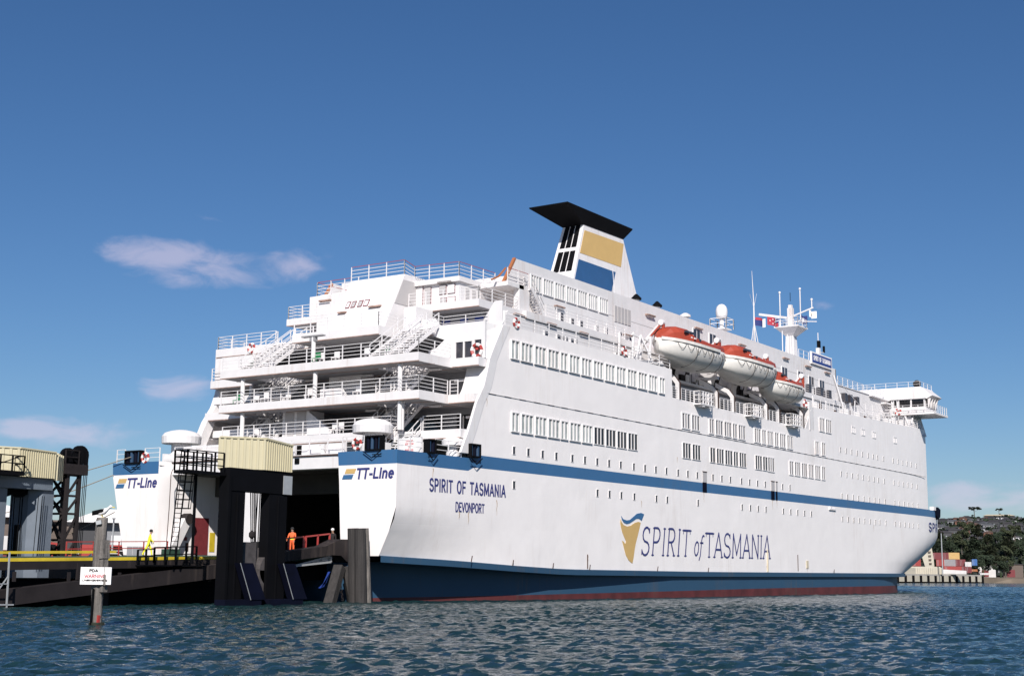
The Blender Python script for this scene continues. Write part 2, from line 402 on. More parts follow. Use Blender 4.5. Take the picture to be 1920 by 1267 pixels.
# ================================================================== setting: water, land
def build_water():
    fx, fy = math.cos(AZ), math.sin(AZ)
    us = [14.0]
    while us[-1] < 345: us.append(us[-1] + max(0.18, us[-1] * 0.0021))
    us = np.array(us); ss_ = np.linspace(-1, 1, 700)
    U, S = np.meshgrid(us, ss_, indexing='ij'); HW = 46.0 + (U - 14.0) * 0.56; V = S * HW
    X = CAM.x + U * fx + V * fy; Y = CAM.y + U * fy - V * fx
    rng = np.random.RandomState(4)
    H = np.zeros_like(X)
    wind = R(205)
    for lam, amp, n, spread in ((4.5, 0.009, 6, 0.5), (2.1, 0.0105, 9, 0.7), (1.15, 0.013, 14, 0.9), (0.60, 0.0125, 20, 1.2)):
        for i in range(n):
            l = lam * rng.uniform(0.7, 1.35); a = wind + rng.uniform(-spread, spread); ph = rng.uniform(0, 6.28)
            k = 2 * math.pi / l
            s = np.sin(k * (X * math.cos(a) + Y * math.sin(a)) + ph)
            H += amp * rng.uniform(0.6, 1.2) * (1 - np.abs(s)) * 1.5 if i % 2 == 0 else amp * s
    H -= H.mean()
    # gusts: rougher and calmer patches
    g = 0.75 + 0.3 * np.sin(X / 17 + 1.2 * np.sin(Y / 23)) * np.sin(Y / 13 + 0.7) 
    e = np.minimum.reduce([(U - 14) / 6, (345 - U) / 60, (1 - np.abs(S)) * 8]); e = np.clip(e, 0, 1)
    H *= g * e
    nu, nv = X.shape
    co = np.stack([X, Y, H], -1).reshape(-1, 3)
    idx = np.arange(nu * nv).reshape(nu, nv)
    q = np.stack([idx[:-1, :-1], idx[1:, :-1], idx[1:, 1:], idx[:-1, 1:]], -1).reshape(-1, 4)
    # outer sheet: four quads round the detailed patch
    def W(u, v): return (CAM.x + u * fx + v * fy, CAM.y + u * fy - v * fx, 0.0)
    u0, u1, B = us[0], us[-1], 9000.0; h0, h1 = 46.0, 46.0 + (u1 - 14.0) * 0.56
    ext = [W(u0, -h0), W(u1, -h1), W(u1, h1), W(u0, h0), W(-B, -B), W(B, -B), W(B, B), W(-B, B)]
    o = len(co); co = np.vstack([co, np.array(ext)])
    q = np.vstack([q, np.array([[o + 4, o + 5, o + 1, o], [o + 5, o + 6, o + 2, o + 1], [o + 6, o + 7, o + 3, o + 2], [o + 7, o + 4, o, o + 3]])])
    me = bpy.data.meshes.new('harbour_water')
    me.vertices.add(len(co)); me.vertices.foreach_set('co', co.ravel())
    me.loops.add(q.size); me.loops.foreach_set('vertex_index', q.ravel())
    me.polygons.add(len(q)); me.polygons.foreach_set('loop_start', np.arange(0, q.size, 4)); me.polygons.foreach_set('loop_total', np.full(len(q), 4))
    me.polygons.foreach_set('use_smooth', np.ones(len(q), bool))
    me.update(calc_edges=True); me.validate()
    m = bpy.data.materials.new('sea_water'); m.use_nodes = True
    nt = m.node_tree; N = nt.nodes; L = nt.links; b = N['Principled BSDF']
    b.inputs['Base Color'].default_value = (0.009, 0.028, 0.030, 1); b.inputs['Roughness'].default_value = 0.07; b.inputs['IOR'].default_value = 1.333
    tc = N.new('ShaderNodeTexCoord')
    def noise(sc, det, st):
        mp = N.new('ShaderNodeMapping'); mp.inputs['Scale'].default_value = st; mp.inputs['Rotation'].default_value = (0, 0, R(25))
        L.new(tc.outputs['Object'], mp.inputs[0])
        n = N.new('ShaderNodeTexNoise'); n.inputs['Scale'].default_value = sc; n.inputs['Detail'].default_value = det; n.inputs['Roughness'].default_value = 0.6
        L.new(mp.outputs[0], n.inputs['Vector']); return n.outputs[0]
    b1 = N.new('ShaderNodeBump'); b1.inputs['Strength'].default_value = 0.85; b1.inputs['Distance'].default_value = 0.22
    L.new(noise(1.5, 5, (1.0, 1.5, 1)), b1.inputs['Height'])
    b2 = N.new('ShaderNodeBump'); b2.inputs['Strength'].default_value = 0.6; b2.inputs['Distance'].default_value = 0.06
    L.new(noise(5.5, 3, (1.0, 1.5, 1)), b2.inputs['Height']); L.new(b1.outputs[0], b2.inputs['Normal'])
    L.new(b2.outputs[0], b.inputs['Normal'])
    me.materials.append(m)
    ob = bpy.data.objects.new('harbour_water', me); COL.objects.link(ob); ob['kind'] = 'structure'
build_water()

# ================================================================== THE FERRY
ship = thing('passenger_ferry', 'long white car and passenger ferry with blue band and gold and blue funnel, moored stern-to', 'ferry')
ship.rotation_euler = (0, -TRIM, 0)
def part(name, mb, mats, parent=None, label=None, smooth=False):
    o = obj(name, mb, mats, parent or ship, smooth)
    if label: o['label'] = label
    return o
ip = lambda x, xs, ys: float(np.interp(x, xs, ys))
def halfw(X, z, sg=1):
    u = ip(z, [0, 1.9, 4.2, 5.6, 6.6, 7.4, 10.4], [1670, 1691, 1727, 1746, 1755, 1757, 1758])
    line = 69.8 - (X + 70.6) * math.tan(AZ - math.atan((u - 960) / 2575.0))
    k = 0.9
    w = -k * math.log(math.exp(-13.8 / k) + math.exp(-line / k)) if line < 40 else 13.8
    w = min(w, 13.8)
    xt = (69.8 - 13.8) / math.tan(AZ - math.atan((u - 960) / 2575.0)) - 70.6
    w -= .0030 * max(0.0, X - xt - 4) ** 2
    if X < 14: w -= (ip(z, [2.9, 4.2, 5.4, 6.0], [1.4, .75, .15, 0]) if sg > 0 else ip(z, [2.9, 5, 7, 9.2], [1.75, 1.15, .58, 0])) * max(0, 1 - X / 14) ** 1.6
    return max(w, 0.02)
def tipx(z):
    lo_, hi_ = 100.0, 175.0
    for _ in range(30):
        mid = (lo_ + hi_) / 2
        if halfw(mid, z) > .03: lo_ = mid
        else: hi_ = mid
    return lo_
def zlip(X): return ip(X, [0, 6.9, 13.5, 21, 45, 100, 140], [3.0, 2.75, 2.45, 2.2, 2.05, 1.95, 1.95])
def zbb(X): return 8.98 if X <= 8.2 else ip(X, [8.8, 50, 110, 165], [9.25, 9.32, 9.45, 9.75])
def zbt(X): return 9.88 if X <= 8.0 else ip(X, [8.6, 50, 117, 165], [10.16, 10.2, 10.43, 10.9])
def ztop(X): return ip(X, [74, 114.7], [20.05, 21.1])
def fin(z): return ip(z, [10.2, 11.84, 13.87, 15.2, 16.3, 17.2, 17.8, 18.4, 20.05, 21.2], [7.1, 8.0, 8.93, 9.85, 10.25, 10.5, 10.85, 11.2, 12.25, 13.0])
XS = [0, 2, 4, 6, 8, 8.7, 10, 12, 14, 16, 18, 20, 22.5, 25, 28, 31, 34, 36.7, 39.4, 44, 50, 56, 62, 68, 73.5, 79, 84, 88, 92, 96, 100, 103, 106, 109, 112, 114.7]
XB = [118, 121, 124, 127, 130, 133, 136, 139, 142, 145, 148, 151, 154, 157, 160, 162.5, 164.5]
def hull_side(mb, sg):
    rows = []
    allx = XS + XB
    def low(X): return max(0.02, halfw(X, 0.8, sg) - ip(X, [0, 8, 20, 40, 100], [2.6, 1.9, .8, .10, .05]))
    def lipo(X): return ip(X, [0, 110, 130], [.16, .16, .02])
    fr = [lambda X: (-1.5, low(X)), lambda X: (0.24 + .004 * X if X < 60 else .48, low(X)), lambda X: (zlip(X) - .42, max(.02, low(X) + 0.0)), lambda X: (zlip(X) - .40, halfw(X, zlip(X), sg) + lipo(X)),
          lambda X: (zlip(X), halfw(X, zlip(X), sg) + lipo(X)), lambda X: (zlip(X) + .04, halfw(X, zlip(X), sg)), *[(lambda X, z=z: (z, halfw(X, z, sg))) for z in (3.2, 3.9, 4.6, 5.4, 6.2, 7.0, 7.8, 8.4)], lambda X: (zbb(X), halfw(X, zbb(X), sg)), lambda X: (zbt(X), halfw(X, zbt(X), sg))]
    zone = [2, 1, 1, 1, 1] + [0] * 9 + [3]
    g = [[(min(X, tipx(f(X)[0])), -sg * f(X)[1], f(X)[0]) for X in allx] for f in fr]
    for k in range(len(g) - 1):
        for i in range(len(allx) - 1):
            mb.quad(g[k][i], g[k][i + 1], g[k + 1][i + 1], g[k + 1][i], zone[k])
    up = [lambda X: zbt(X), lambda X: 12.0, lambda X: 13.5, lambda X: 15, lambda X: 16.2, lambda X: 17.5, ztop]
    i0 = XS.index(8.7)
    gg = []
    for f in up:
        r = []
        for X in XS[i0:]:
            z = f(X); x = X
            if X < 14: x = fin(z) + (X - 8.7) / (14 - 8.7) * (14 - fin(z))
            r.append((x, -sg * halfw(max(X, 14), min(z, 10.4)), z))
        gg.append(r)
    for k in range(len(gg) - 1):
        for i in range(len(gg[0]) - 1):
            if k == len(gg) - 2 and 39.3 < XS[i0 + i] < 73: continue
            mb.quad(gg[k][i], gg[k][i + 1], gg[k + 1][i + 1], gg[k + 1][i], 0)
    return g, gg
hm = MB()
gS, uS = hull_side(hm, 1)
gP, uP = hull_side(hm, -1)
hm.poly([gS[0][0], gS[1][0], gS[2][0], gP[2][0], gP[1][0], gP[0][0]], 1)           # transom under the car deck
nA = len(XS) - 1
for k in range(len(uS) - 1):                                                       # front bulkhead of the superstructure
    hm.quad(uS[k][-1], uP[k][-1], uP[k + 1][-1], uS[k + 1][-1], 0)
for i in range(nA, len(XS + XB) - 1):                                              # forecastle deck
    hm.quad(gS[-1][i], gS[-1][i + 1], gP[-1][i + 1], gP[-1][i], 0)
def weld(o, ang=38):
    import bmesh
    b = bmesh.new(); b.from_mesh(o.data); bmesh.ops.remove_doubles(b, verts=b.verts, dist=.002); bmesh.ops.recalc_face_normals(b, faces=b.faces)
    b.to_mesh(o.data); b.free(); o.data.polygons.foreach_set('use_smooth', [True] * len(o.data.polygons)); o.data.set_sharp_from_angle(angle=R(ang))
weld(part('hull', hm, [WHITE, BLUE2, RED, BLUE]))

# fins: give the free aft edges of the side plating thickness
for sg in (1, -1):
    m = MB(); zs = [10.2, 11.0, 11.84, 13.0, 13.87, 15.2, 16.3, 17.2, 17.8, 18.4, 20.0]
    ring = []
    for z in zs: ring.append([(fin(z) - .03, -sg * 13.83, z), (fin(z) + .9, -sg * 13.83, z), (fin(z) + .9, -sg * (13.62 if sg > 0 else 13.2), z), (fin(z) - .03, -sg * (13.62 if sg > 0 else 13.2), z)])
    m.loft(ring)
    if sg < 0:                                                                     # the port plating is seen from inside, with its stiffeners
        for z in (11.4, 12.5, 13.6, 14.7, 15.8, 16.9, 18): m.box(fin(z) + .4, 13, 13.45, 13.7, z, z + .06)
    part('fin_edge', m, WHITE2)

# stern horns
for sg in (1, -1):
    m = MB()
    zz = [3.0, 4.6, 6.2, 7.8, 8.98, 9.90]
    inn = [9.25, 9.1, 9.0, 8.9, 8.8, 8.72] if sg > 0 else [8.72] * 6
    for k in range(5):
        z0, z1 = zz[k], zz[k + 1]; o0, o1 = halfw(0, z0, sg), halfw(0, z1, sg); mi = 1 if k == 4 else 0
        m.quad((-.01, -sg * o0, z0), (-.01, -sg * inn[k], z0), (-.01, -sg * inn[k + 1], z1), (-.01, -sg * o1, z1), mi)
    for k in range(5):
        z0, z1 = zz[k], zz[k + 1]
        m.quad((-.01, -sg * inn[k], z0), (.9, -sg * inn[k] + sg * .2, z0), (.9, -sg * inn[k + 1] + sg * .2, z1), (-.01, -sg * inn[k + 1], z1), 0)
        m.quad((.9, -sg * inn[k] + sg * .2, z0), (12, -sg * 8.55, z0), (12, -sg * 8.55, z1), (.9, -sg * inn[k + 1] + sg * .2, z1), 0)
    m.quad((0, -sg * 13.75, 9.60), (13, -sg * 13.75, 9.60), (13, -sg * 8.6, 9.60), (0, -sg * 8.6, 9.60), 2)
    m.box(-.012, 8.0, -sg * 13.79 if sg > 0 else 13.62, -sg * 13.62 if sg > 0 else 13.79, 9.6, 9.87, 1)
    m.box(.0, .12, *sorted((-sg * 13.6, -sg * 8.8)), 9.6, 9.87, 1)
    weld(part('stern_quarter', m, [WHITE, BLUE, DECKG]))

# car deck opening and the beam over it
m = MB()
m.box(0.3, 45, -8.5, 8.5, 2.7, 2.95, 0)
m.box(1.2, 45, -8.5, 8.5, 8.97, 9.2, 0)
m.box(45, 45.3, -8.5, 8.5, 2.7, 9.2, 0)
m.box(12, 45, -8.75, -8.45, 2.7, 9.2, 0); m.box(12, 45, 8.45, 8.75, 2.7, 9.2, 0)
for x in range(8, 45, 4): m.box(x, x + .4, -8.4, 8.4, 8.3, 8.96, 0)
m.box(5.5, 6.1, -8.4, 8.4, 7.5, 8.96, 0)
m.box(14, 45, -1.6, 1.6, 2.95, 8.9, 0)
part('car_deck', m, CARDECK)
m = MB()
m.box(1.15, 2.2, -8.58, 8.58, 8.95, 9.95)
m.box(1.05, 1.3, -8.58, 8.58, 9.82, 9.90, 1)
m.box(1.08, 1.15, -4.2, -3.8, 9.35, 9.72, 2)
part('stern_beam', m, [WHITE2, BROWN, BLACK])
m = MB(); m.box(1.5, 1.75, -.55, 2.9, 2.95, 8.1); m.box(1.48, 1.5, .3, .36, 2.95, 8.1)
part('stern_door', m, WHITE2)
m = MB()
for (u0, u1, v0, v1, mi) in ((366, 388, 970, 1040, 0), (393, 401, 998, 1034, 1), (345, 350, 1006, 1013, 0), (347, 352, 1017, 1033, 2)):
    a = ats(u0, v0, 1, 8.55); b = ats(u1, v1, 1, 8.55)
    m.box(a.x, b.x, 8.50, 8.56, max(b.z, 2.96), a.z, mi)
part('side_door', m, [MAROON, YELLOW, BROWN])
# hydraulic arm of the stern door
m = MB(); a = ats(350, 972, 1, 8.2); b = ats(322, 1030, 1, 8.2)
m.beam(a, b, .5, .7); m.tube(a - Vector((0, .4, 0)), a + Vector((0, .4, 0)), .4, m=1); m.beam(b, b + Vector((.9, 0, -1)), .3, .3)
part('door_arm', m, [WHITE2, STEELB])

# ---------------------------------------------------------------- aft terraces
def deck_slab(name, polys, z0, z1, rails, soff=True, h=1.05, mtop=None, extra=None):
    m = MB()
    for (x0, x1, y0, y1) in polys:
        m.box(x0, x1, y0, y1, z0 + .06, z1, 0)
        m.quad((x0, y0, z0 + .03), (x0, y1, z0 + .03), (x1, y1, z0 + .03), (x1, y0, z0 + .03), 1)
        m.box(x0, x0 + .08, y0, y1, z0, z0 + .06, 3); m.box(x0 + .08, x1, y0, y0 + .08, z0, z0 + .06, 0)
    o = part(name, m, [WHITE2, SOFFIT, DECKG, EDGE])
    for rl in rails:
        r = MB(); r.rail(rl, h=h, mtop=mtop)
        part('railing', r, [WHITE2, REDP], o)
    return o
YP, YS = 8.4, -11.25            # port and starboard ends of the open terraces
# D1 over the mooring deck
D1 = deck_slab('terrace_deck', [(5.9, 12, -8.5, YP), (7.3, 12, -13.6, -8.5), (8.6, 12, YP, 13.6)], 11.25, 11.9,
     [[(6.0, YP, 11.9), (6.0, -8.4, 11.9), (7.4, -8.4, 11.9)], [(7.4, -10.2, 11.9), (7.4, -13.5, 11.9)]])
def holed(x0, x1, y0, y1, hx0, hx1, holes):
    out = [(x0, hx0, y0, y1), (hx1, x1, y0, y1)]; y = y0
    for (a, b) in holes: out.append((hx0, hx1, y, a)); y = b
    out.append((hx0, hx1, y, y1)); return out
HOLES = [(-9.2, -6.0), (3.0, 6.2)]
D2 = deck_slab('terrace_deck', holed(5.5, 12, YS, YP, 7.3, 10.2, HOLES) + [ (9.0, 12, -13.55, YS), (9.0, 12, YP, 13.55)], 13.95, 14.6,
     [[(5.6, YP - .1, 14.6), (5.6, YS + .1, 14.6), (9.0, YS + .1, 14.6)], [(9.1, -11.3, 14.6), (9.1, -12.0, 14.6)]])
D3 = deck_slab('terrace_deck', holed(5.5, 12, -11.15, YP, 7.3, 10.2, HOLES) + [ (9.45, 12, -13.55, -11.15), (9.45, 12, YP, 13.55)], 16.65, 17.3,
     [[(5.6, YP - .1, 17.3), (5.6, -11.05, 17.3), (9.4, -11.05, 17.3)], [(9.55, 13.5, 17.3), (9.55, 8.5, 17.3)]])
D4 = deck_slab('terrace_deck', [(7.5, 16, -5.8, 2.8), (10.0, 16, -9.0, -5.8), (9.9, 16, 2.8, 13.5), (12.15, 16, -13.6, -9.0)], 19.3, 20.0,
     [[(7.6, 2.7, 20.0), (7.6, -5.7, 20.0), (9.9, -5.7, 20.0)], [(10.0, 13.4, 20.0), (10.0, 6.9, 20.0)], [(10.0, 4.8, 20.0), (10.0, 2.9, 20.0)],
      [(12.25, -8.3, 20.05), (12.25, -12.4, 20.05)], [(12.25, -8.3, 20.05), (10.1, -8.3, 20.05)], [(16, 13.4, 20), (10, 13.4, 20)]])
D5 = deck_slab('terrace_deck', [(13.8, 20, -10.45, -3.5), (13.0, 20, 2.3, 8.6), (20, 92, -10.75, 10.6)], 22.0, 22.6,
     [[(13.9, -3.6, 22.6), (13.9, -10.35, 22.6), (19.4, -10.35, 22.6)], [(20, 8.5, 22.6), (13.1, 8.5, 22.6), (13.1, 2.4, 22.6)],
      [(23.2, -10.6, 22.6), (36.5, -10.6, 22.6)], [(66, -10.6, 22.6), (91, -10.6, 22.6)]])
# bulkheads behind the terraces
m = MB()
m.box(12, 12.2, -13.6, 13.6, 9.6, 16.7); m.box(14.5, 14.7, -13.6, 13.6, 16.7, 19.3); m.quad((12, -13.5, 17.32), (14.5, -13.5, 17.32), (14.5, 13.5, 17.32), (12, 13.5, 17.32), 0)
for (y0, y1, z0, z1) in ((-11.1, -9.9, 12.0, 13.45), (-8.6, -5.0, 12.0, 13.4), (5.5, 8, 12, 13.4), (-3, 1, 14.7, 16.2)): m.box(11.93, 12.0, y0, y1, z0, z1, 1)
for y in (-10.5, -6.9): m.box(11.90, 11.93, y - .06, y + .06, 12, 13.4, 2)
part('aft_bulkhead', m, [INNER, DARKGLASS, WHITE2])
m = MB()                                                                             # casing blocks among the open decks
m.box(7.4, 9.0, 0.6, 3.4, 11.9, 13.95); m.box(7.0, 12, -4.6, -1.2, 9.6, 11.25); m.prism([(0.5, 13.9), (0.5, 11.9), (-2.4, 11.9)], 0, 7.0, 7.3)
m.box(7.35, 7.40, 1.0, 1.9, 12, 13.9, 1); m.box(7.35, 7.40, 2.2, 3.1, 12, 13.9, 1)
m.box(9, 12, -3, 0.2, 14.6, 16.65)
m.prism([(-1.4, 14.6), (-3.9, 14.6), (-3.3, 15.3), (-1.4, 15.3)], 0, 6.2, 6.6)
part('deck_casing', m, [WHITE2, GREYW])
# starboard stern walls between the terraces (follow the fin edge)
def wing_wall(name, sg, y_in, zlo, zhi, xo=0.22, win=None):
    m = MB(); n = 5
    for k in range(n):
        za, zb = zlo + (zhi - zlo) * k / n, zlo + (zhi - zlo) * (k + 1) / n
        xa, xb = fin(za) + xo, fin(zb) + xo
        m.quad((xa, -sg * 13.65, za), (xb, -sg * 13.65, zb), (xb, -sg * y_in, zb), (xa, -sg * y_in, za))
        m.quad((xa, -sg * y_in, za), (xb, -sg * y_in, zb), (12.1, -sg * y_in, zb), (12.1, -sg * y_in, za))
    return part(name, m, WHITE2)
wing_wall('stern_wall', 1, 11.85, 14.0, 16.7, .05)
m = MB()                                                                             # wall with two windows between D3 and D4
m = MB()
m.prism([(-8.5, 17.3), (-13.6, 17.3), (-13.6, 20.02), (-8.4, 20.02), (-8.4, 19.45), (-9.95, 18.9), (-9.2, 18.35), (-8.5, 18.2)], 0, 10.15, 10.35); part('stern_wall', m, WHITE2); m = MB()
m.prism([(8.4, 17.3), (13.6, 17.3), (13.6, 20.02), (5.2, 20.02), (7.2, 18.4)], 0, 9.95, 10.15)
part('stern_wall', m, WHITE2)
m = MB()                                                                             # slanted outer strip of that wall up to the fin
for z0, z1 in ((17.3, 18.2), (18.2, 19.1), (19.1, 20.0)):
    m.quad((10.13, -13.1, z0), (10.13, -13.1, z1), (fin(z1) + .02, -13.66, z1), (fin(z0) + .02, -13.66, z0))
for z0, z1 in ((20.0, 20.6), (20.6, 21.2)):
    m.quad((12.2, -12.7, z0), (12.2, -12.7, z1), (fin(z1) + .02, -13.66, z1), (fin(z0) + .02, -13.66, z0))
part('stern_wall', m, WHITE2)
def window(parent, ax, c, y0, y1, z0, z1, n, glass, proud=0.10, fw=0.07, sgn=-1):
    """window with n panes on a wall perpendicular to axis ax (0: x, 1: y) whose outer side is towards sgn; frame with its glass as a child"""
    m = MB(); g = MB()
    def bx(mb, a0, a1, b0, b1, d0, d1):
        lo, hi = sorted((c + sgn * d0, c + sgn * d1))
        if ax == 1: mb.box(a0, a1, lo, hi, b0, b1)
        else: mb.box(lo, hi, a0, a1, b0, b1)
    a0, a1 = min(y0, y1), max(y0, y1)
    bx(m, a0 - fw, a1 + fw, z1, z1 + fw, -.02, proud); bx(m, a0 - fw, a1 + fw, z0 - fw, z0, -.02, proud)
    bx(m, a0 - fw, a0, z0, z1, -.02, proud); bx(m, a1, a1 + fw, z0, z1, -.02, proud)
    for i in range(1, n):
        x = a0 + (a1 - a0) * i / n; bx(m, x - fw * .9, x + fw * .9, z0, z1, -.02, proud)
    bx(g, a0, a1, z0, z1, -.01, 0.012)
    o = part('window', m, WHITE2, parent)
    obj('glass', g, glass, o)
    return o
window(None, 0, 10.15, -11.05, -12.5, 17.38, 18.6, 2, GREYGLASS)
window(None, 0, 10.15, -12.75, -13.35, 17.5, 18.65, 1, GREYGLASS)
window(None, 0, 11.9, 7.5, 5.6, 17.5, 18.4, 4, DARKGLASS)
# D4 / D5 house
m = MB()
m.box(16, 112, -10.6, 10.6, 20.0, 22.0)
m.box(15.4, 16.2, -9.6, -3.3, 20.0, 22.0, 1)
for (y0, y1) in ((-6.6, -5.8), (-9.8, -9.0), (-8.3, -7.6)): m.box(15.33, 15.4, y0, y1, 20.2, 21.5, 2)
m.prism([(-6.3, 20.0), (-8.4, 20.0), (-7.5, 21.05), (-6.3, 21.05)], 0, 12.15, 12.3)
m.prism([(-11.55, 20.05), (-13.6, 20.05), (-13.6, 21.9), (-12.9, 21.9)], 0, 12.35, 12.5)
m.box(11.5, 13.6, -6.2, -5.0, 20.0, 22.0)
m.box(92, 112, -9.8, 9.8, 22.0, 24.9); m.box(91.9, 112.1, -9.9, 9.9, 24.9, 25.0)
part('deck_house', m, [WHITE2, INNER, SIGNBLUE])
m = MB()
m.box(15.3, 92, -7.5, 7.0, 22.6, 24.9)
m.box(20.2, 91.9, -9.8, 9.8, 22.6, 24.75)
m.prism([(18.35, 24.72), (91.7, 24.72), (91.7, 26.82), (19.9, 26.95)], 1, -9.8, -9.55)
m.prism([(18.35, 24.72), (91.7, 24.72), (91.7, 26.82), (19.9, 26.95)], 1, 9.55, 9.8)
m.box(24, 91.6, -9.5, 9.5, 26.3, 26.7)
m.box(91.5, 91.72, -9.8, 9.8, 24.72, 26.8)
m.box(15.0, 20.4, -7.7, -3.2, 24.5, 24.9); m.box(14.7, 20.4, 2.2, 7.0, 24.3, 24.7); m.box(15, 20.2, -3.2, 2.2, 24.9, 25.2)
m.box(18.0, 20.3, -10.3, -7.5, 24.4, 24.75)
m.box(20.3, 34, 4, 9, 25, 27.0)
part('upper_house', m, WHITE2)
m = MB(); m.beam((18.25, -9.69, 24.75), (19.8, -9.69, 26.98), .26, .16); m.beam((18.25, 9.69, 24.75), (19.8, 9.69, 26.98), .26, .16)
m.path([(17.0, -9.4, 24.75), (18.0, -9.4, 25.2), (18.7, -9.6, 26.0)], .12)
part('orange_trim', m, CORG)
m = MB(); m.box(19.65, 21.15, -10.3, -9.75, 22.6, 24.72); m.box(19.62, 19.65, -10.1, -9.9, 22.7, 24.5)
part('stair_house', m, WHITE2)
# inclined block at the middle
m = MB()
m.prism([(11.0, 20.0), (13.75, 25.3), (16.5, 25.3), (16.5, 20.0)], 1, -3.25, 2.35)
m.box(14.0, 16.0, 2.35, 7.0, 22.6, 24.5)
m.box(11.6, 16.0, 2.35, 4.0, 20.0, 22.0)
m.prism([(13.55, 24.8), (12.5, 22.75), (15.25, 22.75), (15.25, 24.8)], 1, -3.29, -3.25, 1)  # shade of the recess beside the block, painted as a flat grey panel
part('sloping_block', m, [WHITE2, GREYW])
def blk(y0, y1, z0, z1, mi, pr=.04):
    for (ya, yb, za, zb, k) in ((y0, y1, z0, z1, mi),):
        xa = 11.0 + (za - 20) * 2.75 / 5.3; xb = 11.0 + (zb - 20) * 2.75 / 5.3
        m.add([(xa - pr, ya, za), (xa - pr, yb, za), (xb - pr, yb, zb), (xb - pr, ya, zb), (xa + .02, ya, za), (xa + .02, yb, za), (xb + .02, yb, zb), (xb + .02, ya, zb)],
              [(0, 1, 2, 3), (0, 4, 5, 1), (1, 5, 6, 2), (2, 6, 7, 3), (3, 7, 4, 0)], k)
for (y0, y1, k) in ((1.75, 1.35, 1), (1.2, .75, 0), (.5, .05, 0), (-.1, -.6, 1)):
    m = MB(); blk(y0, y1, 22.75, 23.35, 2, .03); blk(y0 - .07, y1 + .07, 22.83, 23.27, 0 if k == 0 else 1, .05); part('vent_grille', m, [GREYW, WHITE2, MAROON])
for (y0, y1, z) in ((4.0, 3.1, 22.35), (-.9, -2.1, 22.55)): m = MB(); blk(y0 if y0 < 2.3 else 2.2, y1 if y1 < 2.3 else 1.4, z, z + .12, 0, .25); part('light_shade', m, EDGE)
m = MB(); m.box(13.75, 14.0, 4.6, 5.8, 23.95, 24.07); part('light_shade', m, EDGE)
for (y0, y1, z0, z1, k) in ((-3.15, -3.95, 22.7, 24.5, 1), (-4.1, -4.75, 22.7, 24.35, 0), (-5.55, -6.25, 23.6, 24.4, 0), (-6.4, -7.1, 23.6, 24.4, 1), (-5.65, -6.3, 22.8, 23.35, 0), (-6.4, -7.15, 22.8, 23.35, 1)):
    m = MB(); m.box(15.26, 15.31, y1, y0, z0, z1, 2); m.box(15.22, 15.26, y1 + .04, y0 - .04, z0 + .04, z1 - .04, k); part('locker_door', m, [GREYW, WHITE2, MAROON])
m = MB(); m.box(15.0, 15.3, -6.9, -5.5, 24.5, 24.62); part('light_shade', m, EDGE)
for x in (16.1, 17.0, 18.2, 19.2): m = MB(); m.box(x, x + .5, -7.56, -7.5, 22.8, 24.1); part('locker_door', m, GREYW)
# rails round the top terraces, red capped
for pts_, h_ in (([(14.9, 2.5, 24.7), (14.9, 7.0, 24.7), (20, 7.0, 24.7)], 1.2), ([(13.75, 2.3, 25.3), (13.75, -3.2, 25.3), (15.1, -3.2, 25.0), (15.1, -7.6, 24.9), (20.1, -7.6, 24.9)], 1.15), ([(18.1, -10.2, 24.75), (21.1, -10.2, 24.75)], 1.1)):
    r = MB(); r.rail(pts_, mtop=1, h=h_); part('railing', r, [WHITE2, REDP])
m = MB(); a = ats(935, 596, 0, 13.2); m.box(13.05, 13.12, a.y - .2, a.y + .2, a.z - .35, a.z + .3, 0); o_ = part('escape_sign', m, GREENP); m = MB(); m.box(13.02, 13.05, a.y - .12, a.y + .12, a.z - .05, a.z + .15); obj('sign_symbol', m, SIGNW, o_)
random.seed(8)
for z_ in (11.9, 14.6, 17.3):
    for k in range(7):
        y_ = random.uniform(-10.5, 7.5); x_ = random.uniform(6.1, 6.9)
        m = MB(); m.box(x_, x_ + .45, y_ - .25, y_ + .25, z_ + .38, z_ + .44); m.box(x_ + .4, x_ + .45, y_ - .25, y_ + .25, z_ + .44, z_ + .9)
        for (dx, dy) in ((.03, -.22), (.03, .2), (.4, -.22), (.4, .2)): m.box(x_ + dx, x_ + dx + .04, y_ + dy, y_ + dy + .04, z_, z_ + .38)
        part('deck_chair', m, random.choice((WHITE2, WHITE2, GREENP)))
for (z_, ys) in ((13.8, (-10, -4, 2, 7)), (16.5, (-9.9, -3.5, 2.2, 7.2)), (19.15, (-4.5, 1.5))):
    for y_ in ys: m = MB(); m.box(9.0, 9.3, y_ - .5, y_ + .5, z_, z_ + .12); part('ceiling_lamp', m, WHITE2)
# columns
for (x, y, z0, z1) in ((5.9, -9.2, 14.6, 16.65), (5.9, -9.25, 11.9, 13.95), (6.15, -9.25, 11.9, 13.95), (5.85, -1.2, 14.6, 16.65), (6.6, -.25, 17.3, 19.5), (5.9, 6.3, 14.6, 16.65), (5.9, 6.2, 11.9, 13.95), (9.2, 8.6, 14.6, 16.6)):
    m = MB(); m.tube((x, y, z0), (x, y, z1), .17, n=10); part('deck_column', m, WHITE2, smooth=False)
m = MB(); m.box(6.4, 6.8, -1.25, .85, 19.45, 19.55, 0); m.box(6.45, 6.75, -.5, .05, 19.1, 19.45, 0); part('floodlight_bracket', m, SOFFIT)
for (y, z) in ((5.9, 15.95), (5.9, 13.2)):
    m = MB(); m.box(9.8, 10.1, y - .2, 13.4, z - .55, z); part('deck_beam', m, WHITE2)
for (y0, y1, z) in ((-11.8, -13.5, 13.0), (-10.7, -11.7, 15.75)):
    m = MB(); m.box(10.4, 10.6, y1, y0, z, z + .16); part('deck_beam', m, WHITE2)
